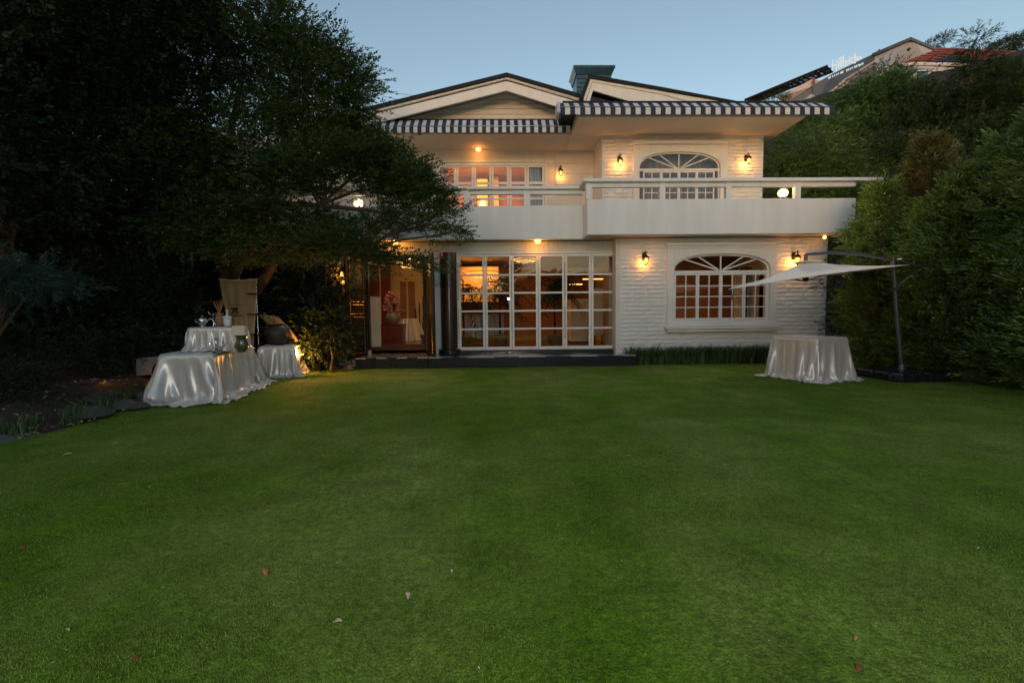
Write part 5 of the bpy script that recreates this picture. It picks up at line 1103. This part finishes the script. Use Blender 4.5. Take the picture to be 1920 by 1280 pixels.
for (px, py, Y, rx, ry, dY, n) in lobes:
    c, rad = pxlobe(px, py, Y, rx, ry, dY); hb = min(hubs, key=lambda q: (q-c).length); dm = c-hb
    wood.tube([hb, hb.lerp(c, .5)+Vector((0, 0, .08)), c], [.035, .022, .010], 5)
    for k in range(max(4, n//28)):
        e, d_ = ell(c, rad, 1, .6); wood.tube([c.lerp(hb, .2*rnd.random()), c.lerp(Vector(e[0]), .55)+Vector((0, 0, .05)), Vector(e[0])], [.011, .007, .003], 4, cap=False)
    p_, d_ = clumps(c, rad, int(n*3.4), .2, 16, .16); pos.append(p_); dd = d_*.7+np.array(dm.normalized())*.7+rng.normal(size=d_.shape)*.35; dd[:, 2] = dd[:, 2]*.5+.12; dr.append(dd); sc_.append(rng.uniform(.14, .29, len(p_)))
obj('trunk', wood, 'bark', tree, smooth=True)
foliage('crown', np.concatenate(pos), np.concatenate(dr), np.concatenate(sc_), T_dec, 'leafdark', tree)

def lobe_tree(name, label, base, lobes, tpl, m, leaf=(.18, .34), dens=1.0, bark='bark', cat='tree', hollow=.4, group=None, trunk=True, trunk_r=.12, droop=0.0, crown='crown'):
    t = thing(name, label, cat, base, 0, group); wd = MB(); pos, dr, s_ = [], [], []; b = Vector(base)
    cs = [pxlobe(*l[:6]) for l in lobes]; cm = sum((c for c, _ in cs), Vector())/len(cs); stem = Vector((b.x*.6+cm.x*.4, b.y*.6+cm.y*.4, max(b.z+.4, cm.z*.6)))
    if trunk: wd.tube([b, b.lerp(stem, .5)+Vector((.04, 0, 0)), stem, cm], [trunk_r, trunk_r*.8, trunk_r*.6, trunk_r*.3], 8)
    for (c, rad), l in zip(cs, lobes):
        n = int(l[6]*dens)
        if trunk: wd.tube([stem, stem.lerp(c, .6)+Vector((0, 0, .1)), c], [trunk_r*.4, trunk_r*.25, trunk_r*.1], 5)
        for k in range(6):
            e, _ = ell(c, rad, 1, .5)
            if trunk: wd.tube([c, Vector(e[0])], [trunk_r*.12, .004], 4, cap=False)
        p_, d_ = clumps(c, rad, n, hollow, 12, .11*max(1, c.y/9)) if n > 60 and c.y < 20 else ell(c, rad, n, hollow); pos.append(p_); dd = d_+rng.normal(size=d_.shape)*.45; dd[:, 2] -= droop; dr.append(dd); s_.append(rng.uniform(leaf[0], leaf[1], n))
    if trunk: obj('trunk', wd, bark, t, smooth=True)
    foliage(crown, np.concatenate(pos), np.concatenate(dr), np.concatenate(s_), tpl, m, t); return t
# dark trees closing the left side
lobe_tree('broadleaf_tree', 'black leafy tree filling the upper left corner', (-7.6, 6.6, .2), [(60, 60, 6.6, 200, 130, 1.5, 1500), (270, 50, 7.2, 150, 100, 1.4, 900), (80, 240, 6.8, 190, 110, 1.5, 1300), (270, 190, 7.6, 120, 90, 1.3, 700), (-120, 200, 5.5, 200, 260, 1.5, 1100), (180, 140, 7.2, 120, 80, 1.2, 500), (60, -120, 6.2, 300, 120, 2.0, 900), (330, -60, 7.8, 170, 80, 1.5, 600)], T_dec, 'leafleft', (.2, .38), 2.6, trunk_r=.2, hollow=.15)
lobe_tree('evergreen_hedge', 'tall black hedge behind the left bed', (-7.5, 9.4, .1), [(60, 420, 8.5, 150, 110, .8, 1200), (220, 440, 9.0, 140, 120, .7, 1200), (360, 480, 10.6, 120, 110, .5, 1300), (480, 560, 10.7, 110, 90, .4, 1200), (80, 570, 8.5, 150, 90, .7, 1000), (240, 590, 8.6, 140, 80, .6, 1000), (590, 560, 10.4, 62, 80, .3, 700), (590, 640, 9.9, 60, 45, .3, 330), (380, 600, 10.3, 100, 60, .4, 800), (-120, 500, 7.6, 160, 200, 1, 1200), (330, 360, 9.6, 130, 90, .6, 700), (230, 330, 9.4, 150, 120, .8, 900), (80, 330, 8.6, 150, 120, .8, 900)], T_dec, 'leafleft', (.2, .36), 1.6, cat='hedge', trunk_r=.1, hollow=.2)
lobe_tree('dwarf_pine', 'blue green pine clump at the left edge', (-5.9, 5.3, .2), [(30, 515, 5.3, 62, 32, .5, 500), (85, 535, 5.35, 34, 18, .3, 160), (-60, 540, 5.2, 80, 60, .5, 500)], T_pin, 'leafpine', (.12, .2), 1.2, trunk_r=.05)
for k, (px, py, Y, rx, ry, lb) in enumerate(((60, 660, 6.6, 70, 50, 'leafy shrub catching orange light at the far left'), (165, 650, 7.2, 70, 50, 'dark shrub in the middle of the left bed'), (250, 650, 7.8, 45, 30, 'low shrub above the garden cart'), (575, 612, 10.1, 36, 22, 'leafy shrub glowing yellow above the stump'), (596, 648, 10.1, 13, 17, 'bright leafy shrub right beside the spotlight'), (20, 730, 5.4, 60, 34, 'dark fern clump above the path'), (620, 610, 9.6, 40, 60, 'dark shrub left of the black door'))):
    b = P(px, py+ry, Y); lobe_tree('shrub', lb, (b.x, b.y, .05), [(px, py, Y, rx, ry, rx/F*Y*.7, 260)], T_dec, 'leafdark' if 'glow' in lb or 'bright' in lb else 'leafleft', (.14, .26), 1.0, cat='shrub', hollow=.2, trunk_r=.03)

# --- arborvitae row at the right
cols = [(1648, 350, 9.0, .52, 2), (1735, 262, 8.9, .60, 1), (1800, 330, 7.6, .55, 0), (1878, 262, 7.4, .66, 2), (1960, 200, 6.6, .75, 0), (1745, 380, 8.0, .5, 2), (2060, 120, 5.8, .8, 0), (2240, 20, 4.8, .85, 0), (1690, 440, 9.6, .5, 1)]
labs = ['bright green arborvitae covering the end of the balcony', 'rusty tinged arborvitae with bare inner stems', 'arborvitae just behind the parasol arm', 'tall loose topped arborvitae near the right edge', 'dense arborvitae on the right picture edge', 'short arborvitae behind the parasol pole', 'arborvitae past the right edge', 'nearest arborvitae outside the right edge', 'shadowed arborvitae deep behind the parasol canopy']
for (px, pt, Y, r_, rust), lb in zip(cols, labs):
    c = P(px, 500, Y); top = P(px, pt, Y).z; t = thing('arborvitae', lb, 'tree', (c.x, c.y, 0), 0, 'arborvitae screen along the right of the lawn')
    n = int(1050*top*r_/.6/1.4); z = top*(.02+.98*rng.random(n)**.95); rr = r_*np.clip((1-(z/top)**3.0), .06, 1)*(.55+.5*rng.random(n)**.5)*(1+.18*np.sin(z*5+px)); rr *= np.where(z < .35, .75, 1); a = rng.random(n)*2*PI
    rr *= 1+.16*np.sin(3*a+z*2.2)+.1*np.sin(5*a-z*4)
    p_ = np.stack([c.x+rr*np.cos(a), c.y+rr*np.sin(a), z], -1); d_ = np.stack([np.cos(a), np.sin(a), .55+0*a], -1)+rng.normal(size=(n, 3))*.4
    foliage('foliage', p_, d_, rng.uniform(.16, .34, n), T_ced, ['leafcedar', 'leafrust', 'leafcedarlight'][rust], t, .9)
    g = MB(); g.tube([(c.x, c.y, 0), (c.x+.03, c.y, top*.4), (c.x, c.y, top*.93)], [.05, .04, .01], 8)
    for k in range(9): a_ = rnd.random()*6.28; zz = top*(.2+.08*k); g.tube([(c.x, c.y, zz), (c.x+r_*.7*math.cos(a_), c.y+r_*.7*math.sin(a_), zz+.35)], [.02, .005], 5, cap=False)
    obj('trunk', g, 'barkred', t, smooth=True)
# --- slope trees
lobe_tree('bamboo_clump', 'yellow green bamboo clump lit by the lamp behind the balcony end', (7.9, 13.6, .3), [(1480, 335, 13.4, 48, 40, .8, 800), (1540, 320, 13.4, 50, 60, .8, 900), (1500, 285, 14, 45, 40, .8, 600), (1590, 340, 13.0, 45, 40, .7, 650), (1560, 262, 14.4, 42, 36, .8, 500), (1450, 380, 13.0, 30, 30, .5, 300), (1620, 370, 12.8, 40, 30, .6, 400), (1530, 380, 12.6, 70, 20, .4, 300)], T_bam, 'leafbamboo', (.22, .42), 1.0, cat='bamboo', trunk_r=.04)
lobe_tree('slope_tree', 'bright green slope tree below the grey sign building', (10.9, 16.5, 2), [(1600, 214, 16.5, 55, 34, 1, 800), (1650, 186, 16.5, 46, 34, 1, 750), (1560, 245, 16, 40, 32, .8, 550), (1695, 172, 16.5, 34, 30, .9, 500), (1620, 265, 15.5, 70, 44, 1, 800), (1520, 222, 16, 26, 12, .6, 200), (1562, 208, 17, 30, 14, .7, 300), (1612, 182, 17, 34, 20, .7, 420), (1652, 152, 17, 26, 20, .6, 330)], T_dec, 'leafslope', (.2, .36), 1.15)
lobe_tree('slope_tree', 'deep green slope tree below the red tiled roof', (12.6, 14.8, 2), [(1740, 206, 15.5, 56, 34, 1, 850), (1790, 238, 14.5, 60, 48, 1, 900), (1700, 240, 15, 60, 46, 1, 700), (1740, 290, 13.5, 80, 40, 1, 800), (1660, 300, 13.5, 60, 34, .8, 600)], T_dec, 'leafdark', (.2, .36), 1.15)
lobe_tree('slope_conifer', 'dark pointed conifer rising above the red roof line', (13.2, 13.4, 2), [(1826, 82, 13.4, 6, 16, .15, 90), (1828, 115, 13.4, 17, 22, .4, 130), (1832, 150, 13.4, 34, 30, .7, 320), (1845, 200, 13.2, 52, 44, .9, 600), (1860, 270, 12.6, 70, 60, 1, 900), (1880, 360, 11.5, 80, 70, 1, 900)], T_ced, 'leafdark', (.16, .30), 1.9)
lobe_tree('slope_conifer', 'dark conifer cut by the right picture edge', (14.2, 12.8, 2), [(1900, 160, 12.8, 45, 40, .8, 520), (1930, 230, 12.5, 70, 70, 1, 900), (1960, 330, 11, 90, 90, 1, 1000), (1790, 330, 12, 60, 60, .8, 700), (1700, 370, 11.6, 60, 50, .7, 600)], T_ced, 'leafdark', (.16, .30), 1.9)
lobe_tree('slope_tree', 'small dark treetop beside the grey gable', (33, 40, 12), [(1748, 86, 40, 14, 9, 2, 170)], T_dec, 'leafdark', (.2, .34), 5, trunk=False)
lobe_tree('slope_tree', 'ragged dark treetops above the red roof at the right edge', (38, 34, 12), [(1885, 88, 34, 22, 11, 2, 260), (1918, 92, 33, 16, 16, 2, 220), (1860, 96, 34, 14, 7, 2, 130)], T_dec, 'leafdark', (.2, .34), 5, trunk=False)
lobe_tree('clipped_shrub', 'round clipped shrub just above the right awning', (14.5, 26, 9), [(1452, 187, 26, 24, 7, 1.0, 1300)], T_dec, 'leafdark', (.1, .17), 1, cat='shrub', trunk=False)
for k in range(3):
    lobe_tree('garden_tree', ['leafy tree behind the camera on the left, seen only in the glass', 'leafy tree straight behind the camera, seen only in the glass', 'leafy tree behind the camera on the right, seen only in the glass'][k], (-9+9*k, -9, 0), [(960, 640, 9, 1, 1, 1, 0)], T_dec, 'leafdark', trunk=False) if False else None
tt = []
for k in range(7):
    x0_ = -13.5+4.2*k; t = thing('boundary_tree', 'dark boundary tree behind the viewer, reflected in the glass', 'tree', (x0_, -8.5, 0), 0, 'trees behind the viewer') if k == 0 else None
    if k == 0:
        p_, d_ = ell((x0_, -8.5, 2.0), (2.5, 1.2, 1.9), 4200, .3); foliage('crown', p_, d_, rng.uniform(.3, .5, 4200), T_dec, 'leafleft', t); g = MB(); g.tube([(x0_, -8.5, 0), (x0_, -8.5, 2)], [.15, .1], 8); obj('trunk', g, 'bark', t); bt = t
    else:
        q = copy_thing(bt, (x0_, -8.5-.4*(k % 3), 0), 0, 'dark boundary tree behind the viewer, reflected in the glass'); q.scale = (1, 1, [1, 1.6, 1.75, 1.5, 1.0, .95, 1.1][k])

lobe_tree('climbing_shrub', 'dark brownish shrub creeping round the right corner of the stone wall', (8.6, 11.4, 0), [(1590, 560, 11.3, 34, 50, .4, 700), (1580, 480, 11.3, 28, 45, .4, 500), (1600, 640, 11.2, 40, 40, .4, 600), (1650, 560, 11.2, 50, 100, .4, 900), (1560, 520, 10.62, 9, 60, .08, 170), (1558, 610, 10.62, 9, 30, .08, 90)], T_dec, 'leafdark', (.12, .24), 1.2, cat='shrub', trunk_r=.03)
# border grass under the stone wall
def tufts(name, spots, n, hr, m, label, wd=.006):
    Vs = []
    for (cx_, cy_, r_) in spots:
        a = rng.random(n)*2*PI; rr = r_*np.sqrt(rng.random(n)); bx_, by_ = cx_+rr*np.cos(a), cy_+rr*np.sin(a); hh = rng.uniform(*hr, n); ta = rng.random(n)*2*PI; ln_ = rng.uniform(.2, .9, n); ya = rng.random(n)*PI
        wx, wy = np.cos(ya)*wd, np.sin(ya)*wd
        P0 = np.stack([bx_-wx, by_-wy, 0*bx_], -1); P1 = np.stack([bx_+wx, by_+wy, 0*bx_], -1); m1 = np.stack([bx_+np.cos(ta)*ln_*hh*.3, by_+np.sin(ta)*ln_*hh*.3, hh*.65], -1); m0 = m1+np.stack([wx*1.6, wy*1.6, 0*wx], -1); tp_ = np.stack([bx_+np.cos(ta)*ln_*hh, by_+np.sin(ta)*ln_*hh, hh*(1-.35*ln_)], -1)
        Vs.append(np.stack([P0, P1, m0, m1, m1, m0, tp_, tp_], 1).reshape(-1, 3))
    V = np.concatenate(Vs); o = stuff(npmesh(name, V, np.arange(len(V)).reshape(-1, 4), m)); return o
X0_, X1_ = P(1178, 680, YB).x, P(1452, 680, YB).x
spots = [(x_, YB-.18+rnd.uniform(-.08, .1), .16) for x_ in np.arange(X0_, X1_, .075)]
o = tufts('border_grass', spots, 75, (.26, .56), 'blades', ''); 
spots = [(lawn_edge(y_)-rnd.uniform(.05, .5), y_, .12) for y_ in np.arange(4.4, 8.4, .12)]
tufts('bed_grass', spots, 26, (.1, .3), 'blades', '')
spots = [(lawn_edge(y_)-rnd.uniform(.5, 1.6), y_, .2) for y_ in np.arange(5.0, 8.0, .16)]
tufts('dry_bed_grass', spots, 30, (.06, .2), 'strawgrass', '')
# leaf litter in the bed and tiny specks on the lawn
def litter(name, pts, s, m):
    n = len(pts); p_ = np.array(pts, float); a = rng.random(n)*2*PI; L = rng.uniform(s*.6, s*1.4, n); w2 = L*.35; u_ = np.stack([np.cos(a), np.sin(a), rng.normal(size=n)*.2], -1); v_ = np.stack([-np.sin(a), np.cos(a), rng.normal(size=n)*.3], -1)
    V = np.stack([p_-u_*L[:, None], p_+v_*w2[:, None], p_+u_*L[:, None], p_-v_*w2[:, None]], 1).reshape(-1, 3); return stuff(npmesh(name, V, np.arange(len(V)).reshape(-1, 4), m))
pts = []
for k in range(900):
    y_ = rnd.uniform(3.6, 9.2); d_ = abs(rnd.gauss(0, .7)); x_ = lawn_edge(y_)-d_+.12; pts.append((x_, y_, max(.015, float(bed(np.array(x_), np.array(y_))))+.02))
litter('bed_leaf_litter', pts, .022, 'paleleaf')
pts = [(rnd.uniform(-4.5, 6.5), y_, .02) for y_ in (1.3+7*rnd.random()**1.3 for _ in range(330))]; pts = [p for p in pts if p[0] > lawn_edge(p[1])]
litter('lawn_specks', pts, .007, 'paleleaf')
# individual fallen leaves
FL = [(498, 1073, .045, 'dryleaf', 'orange dry leaf, largest on the left lawn'), (765, 1116, .032, 'paleleaf', 'pale curled leaf left of the lawn centre'), (633, 1165, .026, 'paleleaf', 'small pale leaf low on the left lawn'), (127, 853, .05, 'paleleaf', 'long pale leaf near the path corner'),
      (280, 913, .03, 'dryleaf', 'brown leaf below the satin tables'), (502, 960, .032, 'dryleaf', 'brown leaf straight above the largest orange one'), (1610, 1253, .022, 'redleaf', 'red leaf at the bottom right'), (1605, 1196, .02, 'dryleaf', 'brown leaf just above the red one'), (1838, 1063, .035, 'dryleaf', 'brown leaf near the right picture edge'),
      (847, 1070, .018, 'paleleaf', 'tiny white petal left of centre'), (1180, 855, .03, 'paleleaf', 'pale leaf alone in the upper right lawn'), (255, 1235, .016, 'redleaf', 'reddish leaf in the lower left'), (128, 1180, .016, 'paleleaf', 'white fleck far down on the left'), (45, 1027, .022, 'redleaf', 'dull red leaf at the left edge'), (216, 832, .035, 'paleleaf', 'thin pale leaf above the long one'), (1108, 1046, .016, 'dryleaf', 'small orange fleck right of centre')]
for k, (px, py, L, m_, lb) in enumerate(FL):
    L *= .68; q = G(px, py, .006); a = rnd.random()*PI; u_ = Vector((math.cos(a), math.sin(a), .1)); v_ = Vector((-math.sin(a), math.cos(a), .15)); g = MB(); n = 6; row = []
    for i_ in range(n+1):
        s_ = i_/n; w2 = L*.38*math.sin(PI*s_)**.8+.0008; c_ = q+u_*L*(s_-.5)*2+Vector((0, 0, L*.35*math.sin(PI*s_))); row.append((c_-v_*w2+Vector((0, 0, w2*.3)), c_, c_+v_*w2+Vector((0, 0, w2*.5))))
    for a_, b_ in zip(row, row[1:]): g._add([a_[0], a_[1], b_[1], b_[0], a_[2], b_[2]], [(0, 1, 2, 3), (1, 4, 5, 2)])
    o = obj('fallen_leaf', g, m_, smooth=True); s = o.modifiers.new('s', 'SOLIDIFY'); s.thickness = .0008; tag(o, lb, 'leaf', 'single leaves fallen on the lawn')

# ------------------------------------------------------------------ buildings on the hill
t = thing('sign_building', 'grey hillside apartment building with a lit name sign along its roof edge', 'building', (26, 40, 8)); B = lambda n, mb, m, **k: obj(n, mb, m, t, **k)
def poly3(pts, d, m, name, **k): g = MB(); g.prism([P(*p) for p in pts], d, ); return B(name, g, m, **k)
# long side wall: runs towards the viewer to the right
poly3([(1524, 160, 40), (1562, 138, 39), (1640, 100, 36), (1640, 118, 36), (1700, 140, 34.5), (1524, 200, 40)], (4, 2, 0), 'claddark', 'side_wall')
poly3([(1640, 100, 36), (1708, 71, 34), (1768, 98, 34), (1768, 150, 34), (1640, 150, 36)], (4, 3, 0), 'cladding', 'gable_wall')
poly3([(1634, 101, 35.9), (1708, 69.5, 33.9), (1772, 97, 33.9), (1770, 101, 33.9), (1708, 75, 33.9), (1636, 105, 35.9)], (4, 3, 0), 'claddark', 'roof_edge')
g = MB(); q = P(1704, 93, 33.8); g.ball(q, .12, 8); B('wall_vent', g, 'black')
poly3([(1644, 98, 36), (1648, 92, 36), (1654, 96, 36)], (1, 1, 0), 'claddark', 'roof_box')
poly3([(1455, 184, 42), (1524, 148, 40.5), (1524, 162, 40.5), (1475, 192, 42)], (3, 1, 0), 'pinkstucco', 'lower_wall')
poly3([(1470, 196, 41.5), (1524, 164, 40.2), (1524, 200, 40.2)], (3, 2, 0), 'claddark', 'dark_bay')  # bay in the dark grey cladding
poly3([(1503, 190, 39.5), (1522, 176, 39.5), (1522, 184, 39.5), (1503, 196, 39.5)], (.4, .2, 0), 'cladding', 'white_rail')
poly3([(1524, 146, 40.2), (1527, 145, 40.2), (1527, 198, 40.2), (1524, 198, 40.2)], (.2, .2, 0), 'redtile', 'downpipe')
# glazed sloping canopy with bars
c0, c1, c2_, c3_ = P(1396, 188, 44), P(1552, 124, 40), P(1562, 134, 40.4), P(1420, 190, 44)
g = MB(); g.prism([c0, c1, c2_, c3_], (.05, .2, .05)); B('glass_canopy', g, 'canopyglass')
for k in range(15):
    a, b = c0.lerp(c1, (k+.5)/15), c3_.lerp(c2_, (k+.5)/15); g = MB(); g.tube([a+Vector((0, -.12, 0)), b+Vector((0, -.12, 0))], .045 if k % 4 else .11, 5); B('canopy_bar', g, 'roofdark')
g = MB(); g.tube([c0, c1], .11, 6); g.tube([c3_, c2_], .10, 6); g.tube([c0.lerp(c3_, .5)+Vector((0, -.12, 0)), c1.lerp(c2_, .5)+Vector((0, -.12, 0))], .05, 6); B('canopy_edge', g, 'roofdark')
# handrail of the outside stair
g = MB(); g.tube([P(1545, 184, 37), P(1585, 150, 36), P(1640, 116, 34)], .10, 6); g.tube([P(1553, 184, 37), P(1590, 154, 36), P(1640, 122, 34)], .07, 6); B('stair_rail', g, 'pinkstucco')
# lettering, each big letter a part
ltr = list('Hillside'); xs_ = [1560, 1571.5, 1575.5, 1579.5, 1583.5, 1590.8, 1594.5, 1605.5]; wpx = [9, 2.2, 2.2, 2.2, 6, 2.2, 9.5, 10]; hpx = [28, 28, 28, 28, 21, 22, 25.5, 19]
for k, (c_, xp, wp) in enumerate(zip(ltr, xs_, wpx)):
    Yk = 38.9-1.5*k/7; yb = 133-(xp-1560)*.40; o0 = P(xp, yb, Yk-.3); sz = hpx[k]/F*Yk
    o = text_mesh(c_, 1.0, 'letter', 'signwhite', None, Matrix.Identity(4), .02); xsv = [v.co.x for v in o.data.vertices]; w0 = max(xsv)-min(xsv); mn = min(xsv); sx_ = wp/F*Yk/w0
    o.data.transform(WM[t.name].inverted() @ Matrix.Translation(o0) @ Matrix.Rotation(PI/2, 4, 'X') @ Matrix.Diagonal((sx_, sz, 1, 1)) @ Matrix.Translation((-mn, 0, 0))); o.parent = t
n = len('HILLSIDE RESIDENCE')
for k, c_ in enumerate('HILLSIDE RESIDENCE'):
    if c_ == ' ': continue
    xp = 1553+k*3.75; Yk = 39-2.0*k/12; yb = 148-(xp-1553)*.42; o0 = P(xp, yb, Yk-.6); sz = 5.0/F*Yk
    o = text_mesh(c_, 1.0, 'letter', 'signwhite', None, Matrix.Identity(4), .03)
    o.data.transform(WM[t.name].inverted() @ Matrix.Translation(o0) @ Matrix.Rotation(PI/2, 4, 'X') @ Matrix.Diagonal((sz*.78, sz, 1, 1))); o.parent = t
# red roofed house
t = thing('red_roof_house', 'pale house with red tiled roof above the slope trees at right', 'house', P(1790, 200, 27)); B = lambda n, mb, m, **k: obj(n, mb, m, t, **k)
a, b, c_, d_ = P(1690, 120, 26), P(1764, 91, 29), P(1960, 100, 28), P(1960, 128, 25); e_ = P(1800, 120, 25.2)
g = MB(); g.prism([a, b, c_, d_, e_], (0, .15, -.1)); B('roof', g, 'roofdark')
rows_ = 7
for r_ in range(rows_):
    s0, s1 = r_/rows_, (r_+1)/rows_; L0, L1 = a.lerp(b, s0), a.lerp(b, s1); R0, R1 = d_.lerp(c_, s0), d_.lerp(c_, s1); n = 34
    for k in range(n):
        p0, p1, p2, p3 = L0.lerp(R0, k/n), L0.lerp(R0, (k+.9)/n), L1.lerp(R1, (k+.9)/n), L1.lerp(R1, k/n); up = Vector((0, -.09, .05))
        g = MB(); g.prism([p0+up, p1+up, p2+up*.5, p3+up*.5], (0, .05, -.04)); B('tile', g, 'redtile')
g = MB(); g.tube([P(1690, 121.5, 25.6), P(1720, 120.5, 25.2), P(1800, 122, 24.8), P(1960, 130, 24.5)], .09, 6); B('gutter', g, 'parapet')
g = MB(); g.prism([P(1712, 124, 25.6), P(1960, 132, 25), P(1960, 190, 25), P(1712, 190, 25.6)], (0, .3, 0)); B('wall', g, 'pinkstucco')
for x_ in (1722, 1750, 1880): g = MB(); g.prism([P(x_, 134, 25.1), P(x_+18, 133, 25.1), P(x_+18, 160, 25.1), P(x_, 160, 25.1)], (0, .1, 0)); wdw = B('window', g, 'blueblind'); g = MB(); g.prism([P(x_-1, 131.5, 25), P(x_+19, 131, 25), P(x_+19, 133, 25), P(x_-1, 134, 25)], (0, .15, 0)); obj('window_head', g, 'parapet', wdw)
# neighbouring house behind the big tree
t = thing('neighbour_house', 'grey neighbouring house glimpsed through the big tree', 'house', (-9, 20, 0)); g = MB(); g.prism([(-15, 20, 0), (-6.2, 20, 0), (-6.2, 20, 7.4), (-8.2, 20, 9.0), (-13, 20, 9.0), (-15, 20, 7.4)], (0, 6, 0)); obj('wall', g, 'cladding', t)
for k in range(3):
    for j in range(2): g = MB(); g.box(-13.6+2.6*k, -12.4+2.6*k, 19.96, 20.02, 4.2+2.2*j-1.2, 5.4+2.2*j-1.2); wdw = obj('window', g, 'roofdark', t); g = MB(); g.box(-13.65+2.6*k, -12.35+2.6*k, 19.92, 19.96, 5.4+2.2*j-1.2, 5.5+2.2*j-1.2); obj('window_head', g, 'parapet', wdw)
# wire in the sky
g = MB(); pts = [P(690, 168, 16).lerp(P(1080, 190, 22), k/12)+Vector((0, 0, -.25*math.sin(PI*k/12))) for k in range(13)]; g.tube(pts, .006, 4); tag(obj('overhead_wire', g, 'black'), 'thin wire crossing the sky between tree and roof', 'wire')
# lamp behind the viewer whose reflection sits in the glass
c = Vector((.42, -2.2, 2.05)); t = thing('garden_lamp', 'small white lamp on a post behind the viewer, mirrored in the glass', 'lamp post', (c.x, c.y, 0)); g = MB(); g.tube([(c.x, c.y, 0), (c.x, c.y, c.z-.05)], .02, 8); obj('post', g, 'darkmetal', t); g = MB(); g.ball(c, .05, 10); obj('bulb', g, 'whitelens', t)
point('garden_lamp_light', (c.x, c.y+.08, c.z), 380, (1, .95, .85), .06)
sc['poly_note'] = 0; print('BRICKS', nb_, 'OBJ', len(bpy.data.objects), 'POLY', sum(len(o.data.polygons) for o in bpy.data.objects if o.type == 'MESH'))
